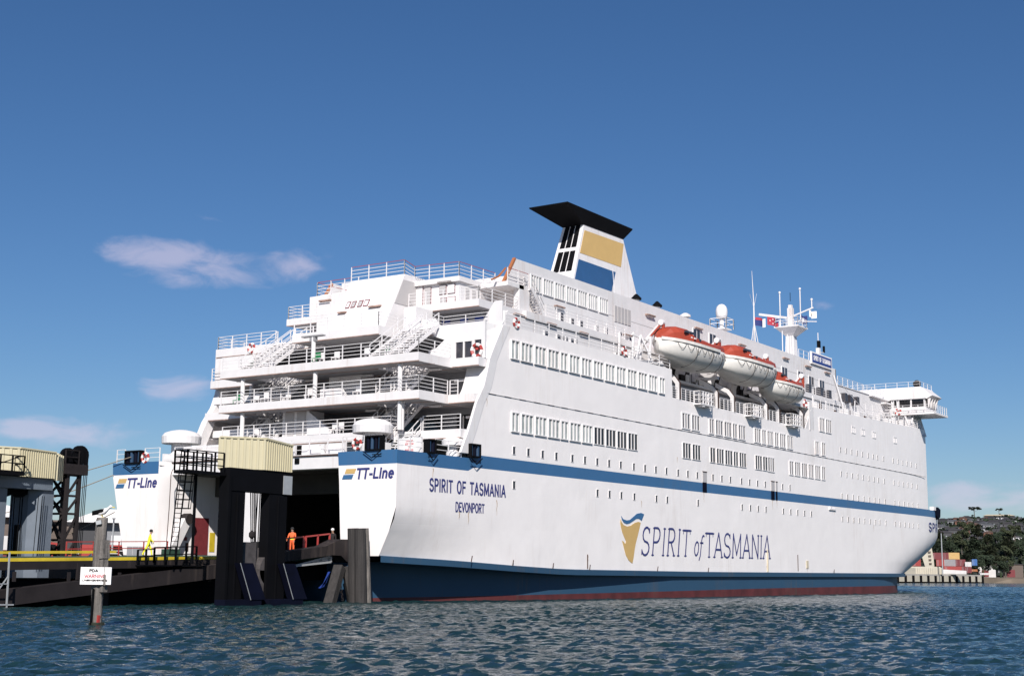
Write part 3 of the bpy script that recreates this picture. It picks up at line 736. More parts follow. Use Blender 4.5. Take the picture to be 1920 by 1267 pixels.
# stairs between terraces: pairs of open flights
def stair(x0, z0, x1, z1, y0, y1, parent=None, rails=True):
    m = MB(); n = 11; dz = Vector((0, 0, .95))
    for y in (y0, y1):
        m.beam((x0, y, z0), (x1, y, z1), .07, .26)
        if rails:
            m.beam(Vector((x0, y, z0)) + dz, Vector((x1, y, z1)) + dz, .05); m.beam(Vector((x0, y, z0)) + dz * .5, Vector((x1, y, z1)) + dz * .5, .04)
            for i in range(0, 4): p = Vector((x0, y, z0)).lerp(Vector((x1, y, z1)), i / 3); m.beam(p, p + dz, .06)
    for i in range(1, n):
        p = Vector((x0, 0, z0)).lerp(Vector((x1, 0, z1)), i / n)
        m.box(p.x - .14, p.x + .12, y0, y1, p.z - .03, p.z + .03)
    return part('stair', m, WHITE2, parent)
for (ya, yb) in ((-6.35, -7.8), (-8.05, -9.5), (4.9, 3.5), (6.6, 5.2)):
    stair(5.9, 17.3, 9.9 if ya > 0 else 10.0, 20.0, ya, yb)
for (ya, yb) in ((-6.2, -7.6), (-7.9, -9.0), (4.6, 3.2), (6.0, 4.8)):
    stair(6.9, 14.6, 9.9, 16.9, ya, yb); stair(6.9, 11.9, 9.9, 14.3, ya + .6, yb + .6)
stair(4.4, 9.6, 7.3, 11.9, -8.5, -10.1)
stair(22.9, 22.6, 20.9, 24.7, -10.6, -9.9)
# openings in the ceilings that light the flights
# mooring deck: mushroom ventilators, winches, rollers
def mushroom(x, y, z, r, h):
    m = MB(); m.lathe([(r * .62, 0), (r * .62, h * .38), (r * .5, h * .42), (r * .5, h * .66), (r * 1.0, h * .66), (r * 1.02, h * .84), (r * .88, h * .93), (r * .6, h * .98), (r * .3, h * 1.01), (.02, h * 1.02)], (x, y, z), n=24)
    part('ventilator', m, WHITE2, smooth=False)
mushroom(4.6, -7.9, 9.6, 1.42, 3.0); mushroom(4.3, 11.1, 9.6, 1.5, 3.05); mushroom(7.4, -12.9, 9.6, .8, 1.7)
def fairlead(p, ax, w, h, n):
    """box of vertical blue rollers in a black frame; ax 0 faces aft, 1 faces the side"""
    m = MB(); x, y, z = p
    def bx(a0, a1, d0, d1, z0, z1, k):
        if ax == 0: m.box(x + d0, x + d1, y + a0, y + a1, z + z0, z + z1, k)
        else: m.box(x + a0, x + a1, y + d0, y + d1, z + z0, z + z1, k)
    bx(-w / 2, w / 2, 0, .5, 0, .1, 0); bx(-w / 2, w / 2, 0, .5, h - .1, h, 0); bx(-w / 2, -w / 2 + .1, 0, .5, .1, h - .1, 0); bx(w / 2 - .1, w / 2, 0, .5, .1, h - .1, 0)
    bx(-w / 2 + .1, w / 2 - .1, .45, .5, .1, h - .1, 0)
    for i in range(n):
        a = -w / 2 + w * (i + .5) / n; c = (x + .2, y + a) if ax == 0 else (x + a, y + .2)
        m.tube((c[0], c[1], z + .1), (c[0], c[1], z + h - .1), w / n * .36, n=12, m=1 if i % 2 == 0 else 2)
    bx(-w / 2 - .1, 0, -.02, 0.02, -.3, -.24, 0)
    q = [(-w / 2 - .1, -.03), (0, -.5), (w / 2 + .1, -.03)]
    for a, b in zip(q, q[1:]):
        P1 = (x - .04, y + a[0], z + a[1]) if ax == 0 else (x + a[0], y - .04, z + a[1]); P2 = (x - .04, y + b[0], z + b[1]) if ax == 0 else (x + b[0], y - .04, z + b[1])
        m.beam(P1, P2, .05)
    part('roller_fairlead', m, [BLACK, mat('roller_teal', (.02, .05, .10), .4), STEELN], smooth=False)
fairlead((-.15, -11.8, 9.88), 0, 1.35, 1.0, 4); fairlead((-.15, 11.55, 9.8), 0, 1.7, 1.0, 4)
fairlead((3.6, -14.0, 9.88), 1, .85, .95, 2); fairlead((8.55, -14.1, 9.95), 1, 1.2, .95, 3)
for pts_ in ([(.1, 13.5, 9.87), (.1, 12.6, 9.87)], [(.1, 10.4, 9.87), (.1, 8.8, 9.87)], [(.1, -9.0, 9.87), (.1, -10.9, 9.87)], [(.3, -13.6, 9.87), (2.9, -13.6, 9.87)], [(4.4, -13.6, 9.87), (7.4, -13.6, 9.87)], [(1.2, 8.4, 9.95), (1.2, -8.4, 9.95)]):
    r = MB(); r.rail(pts_, n=3); part('railing', r, WHITE2)
m = MB()
random.seed(3)
for (x, y) in ((3, -9.8), (2.6, 10.2), (6.2, -6), (6, 9.2), (4.2, -12.3), (2.2, -5), (2.3, 3), (2.4, 6.2), (2.5, -1)):
    m.tube((x, y - .5, 10.2), (x, y + .5, 10.2), .38, n=12); m.box(x - .3, x + .4, y + .5, y + .75, 9.6, 10.7); m.box(x - .3, x + .4, y - .75, y - .5, 9.6, 10.7)
    m.box(x + .3, x + .9, y - .3, y + .3, 9.6, 10.3); part('mooring_winch', m, [WHITE2]); m = MB()
for k in range(7): y = -7.5 + k * 2.3; m = MB(); m.box(2.0, 2.25, y, y + 1.6, 9.95, 10.75); part('deck_locker', m, WHITE2)
m = MB(); m.box(2.05, 2.2, -8.4, 8.4, 10.95, 11.08); part('deck_beam', m, WHITE2)
m = MB(); m.box(3.45, 3.55, -13.1, -11.1, 9.75, 11.0, 0); part('equipment_panel', m, WHITE2)
m = MB(); o = MB(); o.box(3.40, 3.45, -12.65, -11.6, 9.95, 10.95)
b = part('danger_sign', o, SIGNW)
for i, (t, w) in enumerate((('DANGER', .62), ('KEEP CLEAR', .72), ('OF', .18), ('PROPELLERS', .74))):
    if 'C' in t or 1: lettering(t, (3.40, -12.12 + w / 2, 10.72 - i * .21), (0, -1, 0), (0, 0, 1), .13, w, .017, mb=m, depth=.004)
obj('lettering', m, SIGNRED, b)

# ---------------------------------------------------------------- side windows and portholes
def span(xs): return list(zip(xs[::2], xs[1::2]))
YSD = -13.8
W1 = [13.24, 14.2, 14.59, 16.06, 16.48, 17.95, 18.36, 19.85, 20.21, 21.14, 21.55, 23.03, 23.43, 24.9, 25.33, 26.81, 27.26, 28.74, 29.13, 30.61, 31.05, 32.54, 32.97, 34.44, 34.87, 36.32, 36.86, 37.78]
W2 = [13.39, 14.28, 14.67, 16.2, 16.61, 18.09, 18.46, 20.0, 20.31, 21.27, 21.67, 23.18, 23.56, 25.01, 25.46, 27.05, 27.38, 28.95, 29.27, 30.83, 31.15, 32.74]
W2B = [41.34, 42.92, 43.31, 44.93, 47.04, 48.1, 48.44, 49.99, 50.33, 51.97, 52.24, 53.27, 53.59, 55.16, 57.42, 59.04, 59.3, 60.42, 60.63, 62.13, 66.24, 67.2, 67.68, 69.08, 69.63, 71.06, 71.56, 72.89, 73.5, 74.89, 75.48, 76.4]
W3 = [41.3, 42.79, 43.27, 44.77, 46.96, 47.85, 48.36, 49.83, 50.28, 51.76, 52.17, 53.08, 53.52, 55.01, 57.36, 58.74, 59.24, 60.12, 60.57, 61.91, 62.46, 63.35, 63.81, 65.21, 65.78, 67.21, 73.73, 74.63, 75.69, 76.62]
W4 = [75.19, 76.62, 77.12, 78.68]
npan = lambda a, b: 3 if b - a > 1.25 else 2
for a, b in span(W1): window(None, 1, YSD, a, b, 17.66, 18.97, npan(a, b), PALEGLASS, .13)
for a, b in span(W2): window(None, 1, YSD, a, b, 12.25, 13.58, npan(a, b), PALEGLASS if a < 25.2 else DARKGLASS, .12 if a < 25.2 else .07, .07 if a < 25.2 else .05)
for a, b in span(W2B): window(None, 1, YSD, a, b, 12.25, 13.58, npan(a, b), DARKGLASS if a < 60.5 else GREYGLASS, .07, .05 if a < 60.5 else .1)
for a, b in span(W3): window(None, 1, YSD, a, b, 14.97, 16.27, npan(a, b), GREYGLASS, .08, .10)
for a, b in span(W4): window(None, 1, YSD, a, b, 17.63, 19.0, npan(a, b), GREYGLASS, .08, .10)
for x in (86.1, 89.4, 93.3, 101.2): window(None, 1, YSD + .02, x - .55, x + .55, 18.33, 18.93, 2, GREYGLASS, .06, .12)  # pairs of small portholes, each pair built as one two-pane window
def porthole(x, z, w=.34, h=.55):
    y = -halfw(x, min(z, 10.4)); m = MB(); g = MB()
    t = .025; m.box(x - w / 2 - t, x - w / 2, y - .04, y + .02, z, z + h + t); m.box(x + w / 2, x + w / 2 + t, y - .04, y + .02, z, z + h + t)
    m.box(x - w / 2, x + w / 2, y - .06, y + .02, z + h, z + h + t); m.box(x - w / 2, x + w / 2, y - .04, y + .02, z - t, z)
    g.box(x - w / 2, x + w / 2, y - .012, y + .02, z, z + h)
    obj('glass', g, GREYGLASS, part('porthole', m, WHITE2))
PH = [13.76, 15.7, 17.7, 19.67, 22.07, 24.01, 25.96, 27.9, 29.86, 32.13, 34.13, 36.12, 38.12, 40.39, 42.32, 44.26, 47.59, 49.53, 51.45, 54.04, 55.95, 57.88, 59.79, 64.28, 66.25]
PL = [13.8, 25.99, 27.96, 29.94, 32.19, 36.18, 38.22, 44.36, 54.06, 56.03, 57.92, 59.85, 64.33, 66.3, 68.2, 70.14, 72.08]
PF = [81.56, 83.39, 85.23, 87.06, 88.89, 90.87, 92.74, 94.27, 96.51, 100.14, 102.03, 103.91, 105.67, 107.4, 109.6]
for x in PH: porthole(x, 10.55)
for x in PL: porthole(x, 8.03)
for z in (10.40, 7.80, 15.68, 12.92):
    for x in PF: porthole(x, z, .30, .55)
for (x0, x1) in ((45.35, 46.2), (61.25, 62.1), (62.45, 62.85)):
    m = MB(); m.box(x0, x1, -13.86, -13.79, 10.25, 11.2, 0); m.box(x0 + .02, x1 - .02, -13.85, -13.79, 9.35, 10.24, 1); m.box(x0, x1, -13.9, -13.8, 11.2, 11.27, 2)
    part('side_hatch', m, [GREYW, STEELN, BROWN])
m = MB(); m.box(10.2, 113, -13.84, -13.79, 14.68, 14.72, 0)
for i in range(52): m.box(10.4 + i * 2, 11.3 + i * 2, -13.855, -13.84, 14.685, 14.715, 1)
part('weld_ledge', m, [GREYW, BROWN])
m = MB()
for x in (8.3, 13.5, 19, 24.5, 36, 46, 78): m = MB(); m.beam((x, -13.95, zlip(x)), (x + .12, -13.95, zlip(x) + .42), .05); part('hull_fitting', m, BROWN)
CFIT = mat('cream_fitting', (.55, .48, .36), .6)
for (x, z0, z1, w_, mt) in ((24.4, 2.3, 3.4, .06, BROWN), (59.9, 2.1, 4.3, .16, CFIT), (67.9, 2.2, 3.9, .06, BROWN)): m = MB(); m.beam((x, -13.83, z0), (x, -13.83, z1), w_); part('hull_fitting', m, mt)
m = MB(); m.box(70.2, 70.8, -13.86, -13.79, 2.5, 3.3); part('hull_hatch', m, CFIT)
m = MB(); m.box(77.3, 79.3, -13.95, -13.8, 8.95, 9.1); m.box(77.5, 77.9, -13.95, -13.8, 9.1, 9.3); part('hull_bracket', m, WHITE2)
RUST = mat('rust_run', (0.52, 0.40, 0.30), 0.8, var=.3, vscale=4.0)
random.seed(17)
for (x, z, l) in ((45.6, 9.3, .9), (61.6, 9.3, 1.0), (62.7, 9.3, .7), (11.6, 7.1, 1.1), (8.1, 6.1, .8), (7.0, 6.1, .5), (59.8, 2.95, .8), (24.5, 3.3, .5), (3.9, 8.9, .7), (70.5, 2.45, .4), (10.2, 14.6, .9), (33.5, 8.0, .6), (79, 8.9, .5), (92, 7.7, .8), (40.3, 12.2, .5)):
    m = MB(); q_ = [(x + random.uniform(-.05, .05), z - l * k / 5) for k in range(6)]
    for k in range(5): w0, w1 = .06 * (1 - k / 6), .06 * (1 - (k + 1) / 6); m.quad((q_[k][0] - w0, -13.806, q_[k][1]), (q_[k][0] + w0, -13.806, q_[k][1]), (q_[k + 1][0] + w1, -13.806, q_[k + 1][1]), (q_[k + 1][0] - w1, -13.806, q_[k + 1][1]))
    part('rust_run', m, RUST)
# lettering
part('lettering', lettering('SPIRIT OF TASMANIA', (3.55, -13.81, 7.38), (1, 0, 0), (0, 0, 1), .80, 9.1, .125, gap=.22), LETTER)
part('lettering', lettering('DEVONPORT', (6.55, -13.81, 6.13), (1, 0, 0), (0, 0, 1), .60, 3.45, .088, gap=.16), LETTER)
m = lettering('SPIRIT', (33.3, -13.82, 3.46), (1, 0, 0), (0, 0, 1), 2.35, 9.0, .165, slant=.17, serif=True, gap=.25); part('lettering', m, LETTER)
m = lettering('of', (43.3, -13.82, 3.55), (1, 0, 0), (0, 0, 1), 1.85, 1.75, .14, slant=.22, gap=.10); part('lettering', m, LETTER)
m = lettering('TASMANIA', (45.75, -13.82, 3.42), (1, 0, 0), (0, 0, 1), 2.25, 14.8, .165, slant=.10, serif=True, gap=.17); part('lettering', m, LETTER)
def flatshape(px, Y0, mi=0, proud=.02):
    m = MB(); pts = [ats(u, v, 1, Y0) for (u, v) in px]
    m.prism([(p.x, p.z) for p in pts], 1, Y0 - proud, Y0 + .01, mi); return m
zz6 = lambda x, y: (1060 + x / 3.84, 900 + y / 3.84)
em = [(402, 256), (415, 278), (440, 288), (465, 284), (490, 262), (515, 240), (545, 234), (567, 244), (549, 291), (530, 276), (510, 276), (488, 292), (462, 309), (440, 314), (420, 304), (408, 285)]
part('wave_emblem', flatshape([zz6(*p) for p in em], -13.81), BLUE)
em2 = [(397, 278), (404, 300), (420, 322), (445, 332), (470, 326), (500, 305), (525, 298), (542, 304), (532, 350), (520, 400), (507, 450), (498, 500), (490, 560), (482, 598), (455, 575), (436, 540), (424, 495), (414, 455), (408, 434), (418, 440), (428, 455), (434, 452), (436, 438), (424, 410), (410, 375), (400, 335), (395, 305)]
part('sail_emblem', flatshape([zz6(*p) for p in em2], -13.81), GOLD)
def stern_logo(y0, zt, sc, sg):
    m = MB(); g = MB()
    # two slanted bars and the italic name on the aft face, reading to the right (towards -y)
    def sl(mb, a0, a1, z0, z1, sh): mb.prism([(y0 - a0 * sc, zt + z0 * sc), (y0 - a1 * sc, zt + z0 * sc), (y0 - (a1 + sh) * sc, zt + z1 * sc), (y0 - (a0 + sh) * sc, zt + z1 * sc)], 0, -.035, .0)
    sl(g, .25, 1.22, .42, .78, .16); sl(m, 0, .97, 0, .34, .15)
    e = part('line_emblem', g, GOLD); obj('bar', m, BLUE, e)
    part('lettering', lettering('TT-Line', (-.012, y0 - 1.40 * sc, zt + .02), (0, -1, 0), (0, 0, 1), .74 * sc, 3.55 * sc, .165 * sc, slant=.16, gap=.16, depth=.02), LETTER)
stern_logo(-9.15, 8.05, .88, 1)
stern_logo(13.35, 8.0, .90, -1)
m = MB()
for ch, X in zip('SPIR', (114.6, 117.0, 119.4, 120.4)):
    t_ = math.atan2(halfw(X, 8.0) - halfw(X + 1, 8.0), 1.0)
    lettering(ch, (X, -halfw(X, 8.0) - .03, 7.6), (math.cos(t_), math.sin(t_), 0), (0, 0, 1), 1.05, 1.7 if ch != 'I' else .4, .2, mb=m, depth=.03)
part('lettering', m, LETTER)

# ---------------------------------------------------------------- upper side: walkway rails, windscreen, doors
for (x0, x1, y, z) in ((12.6, 39.2, -13.7, 20.05), (74, 90, -13.7, 20.1), (90, 113, -13.65, 20.5)):
    r = MB(); r.rail([(x0, y, z if z < 20.3 else ztop(x0)), (x1, y, ztop(x1))], sp=2.0); part('railing', r, WHITE2)
r = MB(); r.rail([(39.6, -13.7, 17.5), (72.4, -13.7, 17.5)], sp=.9, n=5); part('railing', r, WHITE2)
r = MB(); r.rail([(92.2, -9.8, 25.0), (110, -9.8, 25.0)], sp=1.8); part('railing', r, WHITE2)
xs = [500, 598, 625, 715, 740, 830, 855, 943, 965, 1050, 1070, 1153, 1180, 1258]
for u0, u1 in span(xs):
    a = ats(900 + u0 / 5.278, 480 + (250 + (u0 - 500) * .31) / 5.278, 1, -9.8).x; b = ats(900 + u1 / 5.278, 480 + (250 + (u1 - 500) * .31) / 5.278, 1, -9.8).x
    window(None, 1, -9.8, a, b, 24.75, 26.0, 4, PALEGLASS, .1, .08)
m = MB()
for k in range(5): m.box(36.0 + k * .62, 36.5 + k * .62, -9.86, -9.79, 24.3, 25.75)
part('louvre', m, GREYW)
for (u, v0, v1, w) in ((790, 560, 665, .5), (895, 610, 680, .5), (985, 635, 710, .5), (1140, 680, 750, .45), (1235, 705, 775, .45), (1380, 750, 785, .4), (1470, 780, 840, .4)):
    a = ats(900 + u / 5.278, 480 + v0 / 5.278, 1, -9.8); b = ats(900 + u / 5.278, 480 + v1 / 5.278, 1, -9.8)
    m = MB(); z1 = min(a.z, 24.55); m.box(a.x, a.x + w, -9.86, -9.79, max(22.62, b.z), z1, 0); m.box(a.x - .1, a.x, -9.9, -9.79, max(22.62, b.z), z1, 1); part('side_door', m, [GREYGLASS, WHITE2])
for (u, v0, v1, w) in ((635, 740, 790, .5), (758, 775, 825, .6), (800, 785, 835, .5), (845, 800, 860, .3), (893, 815, 855, .5), (940, 820, 870, .3), (1340, 955, 990, 2.2), (1490, 965, 1010, 2)):
    a = ats(900 + u / 5.278, 480 + v0 / 5.278, 1, -10.6); b = ats(900 + u / 5.278, 480 + v1 / 5.278, 1, -10.6)
    m = MB(); m.box(a.x, a.x + w, -10.66, -10.59, max(20.1, b.z), min(a.z, 21.95), 0); m.box(a.x - .1, a.x, -10.7, -10.59, max(20.1, b.z), min(a.z, 21.95), 1); part('side_window', m, [GREYGLASS, WHITE2])
m = MB()
for (u, v, Y) in ((775, 510, -9.8), (690, 680, -10.6), (1008, 768, -10.6), (1450, 790, -9.8), (1680, 595, -9.8), (370, 590, -10.4)):
    a = ats(900 + u / 5.278, 480 + v / 5.278, 1, Y); m = MB(); m.box(a.x - .7, a.x + .7, Y - .3, Y, a.z, a.z + .10); m.box(a.x - .6, a.x + .6, Y - .25, Y, a.z - .05, a.z, 1); part('light_shade', m, [EDGE, WHITE2])
for (u, v) in ((1217, 593), (1308, 617), (1390, 648), (1472, 673), (1514, 688), (1550, 700)):
    a = ats(u, v, 1, -9.8); m = MB(); m.box(a.x - .8, a.x + .8, -10.05, -9.79, a.z, a.z + .12); m.box(a.x - .7, a.x + .7, -10.0, -9.79, a.z - .05, a.z, 1); part('light_shade', m, [EDGE, WHITE2])
for i, (u, v) in enumerate(((1305, 628), (1335, 637), (1365, 660), (1400, 668), (1440, 690), (1470, 698), (1500, 706), (1520, 715), (1540, 722))):
    a = ats(u, v, 1, -9.8); m = MB(); g = MB(); w = .7
    m.box(a.x - w - .1, a.x + w + .1, -9.88, -9.79, a.z - .65, a.z + .65); g.box(a.x - w, a.x - .1, -9.9, -9.88, a.z - .55, a.z + .55); g.box(a.x + .1, a.x + w, -9.9, -9.88, a.z - .55, a.z + .55)
    obj('glass', g, GREYGLASS, part('window', m, WHITE2))
for (u, v) in ((1507, 729), (1529, 735), (1545, 740), (1575, 745), (1585, 748), (1505, 760), (1598, 752)):
    a = ats(u, v, 1, -9.85); m = MB(); m.box(a.x - .35, a.x - .1, -10.68, -9.79, a.z - .5, a.z + .5); m.box(a.x + .1, a.x + .35, -10.68, -9.79, a.z - .5, a.z + .5); part('side_window', m, GREYGLASS)
for (u, h) in ((1200, .9), (1239, .9)):
    a = ats(u, 565 if u < 1220 else 580, 1, -9.6); m = MB(); m.tube((a.x, -9.2, 26.6), (a.x, -9.2, 27.2), .3, n=10); m.lathe([(.5, 0), (.5, .15), (.1, .55)], (a.x, -9.2, 27.2), 10, 1); part('roof_vent', m, [WHITE2, BLACK])
a = ats(1290, 600, 1, -9.6); m = MB(); m.tube((a.x, -9.3, 24), (a.x, -9.3, 27.1), .3, n=10); m.lathe([(.55, 0), (.55, .2), (.2, .4)], (a.x, -9.3, 27.1), 12); part('roof_vent', m, WHITE2)

# ---------------------------------------------------------------- funnel
m = MB()
B4 = [(41.1, -1.62, 26.6), (57.6, -1.62, 26.6), (57.6, 1.6, 26.6), (41.1, 1.6, 26.6)]; T4 = [(44.65, -1.5, 36.3), (52.6, -1.5, 36.5), (52.6, .95, 36.5), (44.65, .95, 36.3)]
m.loft([B4, T4])
fu = part('funnel', m, WHITE2)
m = MB(); m.loft([[(44.6, -1.55, 36.2), (52.7, -1.55, 36.35), (52.7, 1.0, 36.35), (44.6, 1.0, 36.2)], [(40.7, -1.97, 37.5), (53.9, -1.97, 37.55), (53.9, 2.5, 37.55), (40.7, 2.5, 37.5)], [(40.7, -1.97, 37.62), (53.9, -1.97, 37.67), (53.9, 2.5, 37.67), (40.7, 2.5, 37.62)]])
obj('funnel_cap', m, BLACK, fu)
def fx_(z): return 41.1 + (z - 26.6) * (44.65 - 41.1) / 9.7
def fy_(z, s): return (-1.62 + (z - 26.6) * .12 / 9.7) if s < 0 else (1.6 - (z - 26.6) * .65 / 9.7)
m = MB()
for (za, zb) in ((31.2, 33.4), (33.8, 36.2)):
    for k in range(3):
        q = []
        for (z, s) in ((za, 0), (za, 1), (zb, 1), (zb, 0)):
            ya, yb = fy_(z, -1) + .32, fy_(z, 1) - .28; f0 = (k + .07) / 3; f1 = (k + .93) / 3
            q.append((fx_(z) - .03, ya + (yb - ya) * (f1 if s else f0), z))
        m.quad(*q)
m.add([(fx_(33.4) - .02, .3, 33.4)], [])
obj('louvre_panel', m, BLACK, fu)
m = MB()
def fpanel(m, pts):
    m.add([(x, fy_(z, -1) - .03, z) for x, z in pts] + [(x, fy_(z, -1) + .01, z) for x, z in pts], [(0, 1, 2, 3), (0, 4, 5, 1), (1, 5, 6, 2), (2, 6, 7, 3), (3, 7, 4, 0)])
fpanel(m, [(fx_(33.15) + .28, 33.15), (52.1, 33.25), (52.75, 35.85), (fx_(35.65) + .3, 35.65)]); obj('gold_panel', m, GOLD, fu)
m = MB(); fpanel(m, [(fx_(29.3) + .28, 29.3), (49.6, 29.3), (50.95, 32.5), (fx_(32.45) + .28, 32.45)]); obj('blue_panel', m, mat('funnel_blue', (.026, .088, .215), .45, var=.08, vscale=1.2), fu)
m = MB(); m.wire([(50.0, -2.2, 27), (49.2, -2.2, 32.4)], .03); m.tube((50, -2.2, 26.6), (50, -2.2, 27.9), .2); part('whip_antenna', m, WHITE2)

# ---------------------------------------------------------------- masts and domes
X0, Y0 = 64.8, -7.0
m = MB()
for (dx, dy) in ((-.5, -.5), (.5, -.5), (0, .6)): m.beam((X0 + dx, Y0 + dy, 26.6), (X0 + dx * .6, Y0 + dy * .6, 28.3), .12)
m.box(X0 - .8, X0 + .8, Y0 - .8, Y0 + .8, 28.0, 28.12); m.tube((X0, Y0, 28.1), (X0, Y0, 29.4), .25)
dm = part('radome_stand', m, WHITE2)
r = MB(); r.rail([(X0 - .95, Y0 - .95, 28.1), (X0 + .95, Y0 - .95, 28.1), (X0 + .95, Y0 + .95, 28.1), (X0 - .95, Y0 + .95, 28.1), (X0 - .95, Y0 - .95, 28.1)], n=2, h=1.1, t=.06, pt=.1); obj('railing', r, WHITE2, dm)
m = MB(); m.lathe([(.55, 0), (.62, .3), (.65, .7), (.62, 1.0), (.5, 1.3), (.3, 1.5), (.05, 1.58)], (X0, Y0, 29.3), 20); obj('radome', m, WHITE2, dm, True)
xm, ym = 89.4, -5.0
m = MB()
m.loft([[(xm - .7, ym - .65, 26.5), (xm + .7, ym - .65, 26.5), (xm + .7, ym + .65, 26.5), (xm - .7, ym + .65, 26.5)], [(xm - .55, ym - .5, 31.0), (xm + .55, ym - .5, 31.0), (xm + .55, ym + .5, 31.0), (xm - .55, ym + .5, 31.0)],
        [(xm - 1.5, ym - 1.5, 32.0), (xm + 1.5, ym - 1.5, 32.0), (xm + 1.5, ym + 1.5, 32.0), (xm - 1.5, ym + 1.5, 32.0)]])
m.box(xm - 1.6, xm + 1.6, ym - 1.6, ym + 1.6, 32.0, 32.15)
m.box(xm - .32, xm + .32, ym - .32, ym + .32, 32.1, 34.6); m.box(xm - .22, xm + .22, ym - .22, ym + .22, 34.6, 35.0)
ma = part('mast', m, WHITE2)
m = MB()
for k in range(3): m.beam((xm - .72, ym - .4 + k * .4, 26.8), (xm - .57, ym - .3 + k * .3, 31), .06)
obj('ladder', m, GREYW, ma)
r = MB(); r.rail([(xm - 1.5, ym - 1.5, 32.15), (xm + 1.5, ym - 1.5, 32.15), (xm + 1.5, ym + 1.5, 32.15), (xm - 1.5, ym + 1.5, 32.15), (xm - 1.5, ym - 1.5, 32.15)], n=3, t=.05); obj('railing', r, WHITE2, ma)
m = MB(); m.beam((xm, ym + .4, 33.4), (xm, ym + 4.2, 34.2), .28); m.beam((xm, ym - .4, 33.6), (xm, ym - 3.0, 34.4), .16); m.beam((xm, ym - .5, 32.9), (xm, ym - 3.4, 32.6), .1); obj('yard', m, WHITE2, ma)
m = MB()
for (dy, z0, z1) in ((1.4, 32.1, 36.6), (-1.3, 33, 36.8), (-2.8, 34.4, 35.3)): m.tube((xm, ym + dy, z0), (xm, ym + dy, z1), .07, n=6); m.lathe([(.02, 0), (.14, .05), (.14, .25), (.02, .3)], (xm, ym + dy, z1), 8)
m.beam((xm, ym, 35.5), (xm, ym, 36.6), .05, m=1)
obj('antenna', m, [WHITE2, BLACK], ma)
m = MB(); xa, ya = 71.2, -8.0
for (dx, dy) in ((-.5, -.4), (.5, -.4), (0, .5)): m.beam((xa + dx, ya + dy, 26.5), (xa, ya, 29.8), .07)
m.tube((xa, ya, 27), (xa, ya, 32), .11, .07, 8); m.tube((xa, ya, 32), (xa - .35, ya, 35.6), .06, .02, 6); m.beam((xa, ya, 31.4), (xa + .9, ya, 33.2), .02); m.beam((xa, ya, 31.4), (xa - 1, ya, 32.8), .02)
part('radio_mast', m, WHITE2)
for (X, h) in ((80.5, 3.4), (82, 3.2)):
    m = MB(); m.tube((X, -7.5, 26.5), (X, -7.5, 26.8 + h), .06, n=6); part('whip_antenna', m, WHITE2)
m = MB(); m.box(83.2, 89.9, -10.0, -9.8, 26.5, 27.95, 0); sb = part('name_board', m, SIGNW)
m = MB(); m.box(83.45, 89.65, -10.03, -10.0, 26.68, 27.78, 0); obj('board_face', m, SIGNBLUE, sb)
obj('lettering', lettering('SPIRIT OF TASMANIA', (83.8, -10.035, 26.98), (1, 0, 0), (0, 0, 1), .52, 5.5, .09, gap=.2, depth=.01), SIGNW, sb)
m = MB(); m.box(87.0, 87.5, -9.5, -9.1, 26.7, 28.9); m.tube((87.3, -9.3, 28.9), (87.3, -9.3, 30.8), .05); m.box(87.1, 87.6, -9.5, -9.2, 29.0, 29.8, 1); m.beam((87.3, -9.3, 28.4), (89.2, -9.3, 28.6), .08); m.box(89, 89.3, -9.4, -9.2, 28.6, 29.4, 1); part('signal_lamp_post', m, [WHITE2, BLACK])
r = MB(); r.rail([(80, -9.7, 26.8), (83, -9.7, 26.8)], n=2, h=1.0); part('railing', r, WHITE2)

# ---------------------------------------------------------------- lifeboat recess: floor, back wall, davits, embarkation cages
m = MB()
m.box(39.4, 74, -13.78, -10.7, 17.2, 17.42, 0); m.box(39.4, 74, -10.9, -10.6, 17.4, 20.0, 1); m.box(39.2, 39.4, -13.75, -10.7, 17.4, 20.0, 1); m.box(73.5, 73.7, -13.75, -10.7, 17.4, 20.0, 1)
m.box(64.8, 73.5, -13.78, -10.7, 19.75, 20.05, 0); m.box(39.4, 64.8, -11.3, -10.7, 19.8, 20.0, 0)
for x in (43, 48.5, 55, 62): m.box(x, x + 1.6, -10.98, -10.9, 17.5, 19.0, 2)
m.box(39.5, 73, -11.1, -10.95, 19.2, 19.45, 0)
for k in range(16): m.box(40.5 + k * 2, 41.3 + k * 2, -11.02, -10.9, 17.9, 18.3, 3 if k % 3 == 0 else 0)
part('boat_deck', m, [WHITE2, INNER, STEELB, GREENP])
random.seed(29); CLUT = [WHITE2, INNER, STEELB, WHITE2, INNER, REDP, WHITE2, GREENP, STEELB]
x = 39.9
while x < 71.5:
    w_ = random.uniform(.5, 1.3); m = MB(); k_ = random.randrange(9)
    if k_ in (1, 4): m.box(x, x + w_, -10.68, -10.6, 20.15, random.uniform(21.0, 21.8)); part('dark_opening', m, DARKGLASS)
    else:
        y_ = random.uniform(-11.2, -10.85)
        if k_ % 2: m.tube((x, y_, 20.25), (x + w_, y_, 20.25), random.uniform(.2, .4), n=10); m.box(x + w_ * .3, x + w_ * .6, y_ - .2, y_ + .2, 20.0, 20.9)
        else: m.box(x, x + w_, y_ - .25, y_ + .2, 20.0, 20.0 + random.uniform(.4, 1.2)); m.beam((x + w_, y_, 20), (x + w_ + .3, y_ - .4, 21.6), .09)
        part('boat_winch', m, CLUT[k_])
    x += w_ + random.uniform(.1, .7)
DX = (40.9, 49.0, 52.7, 60.8, 63.9, 70.5)
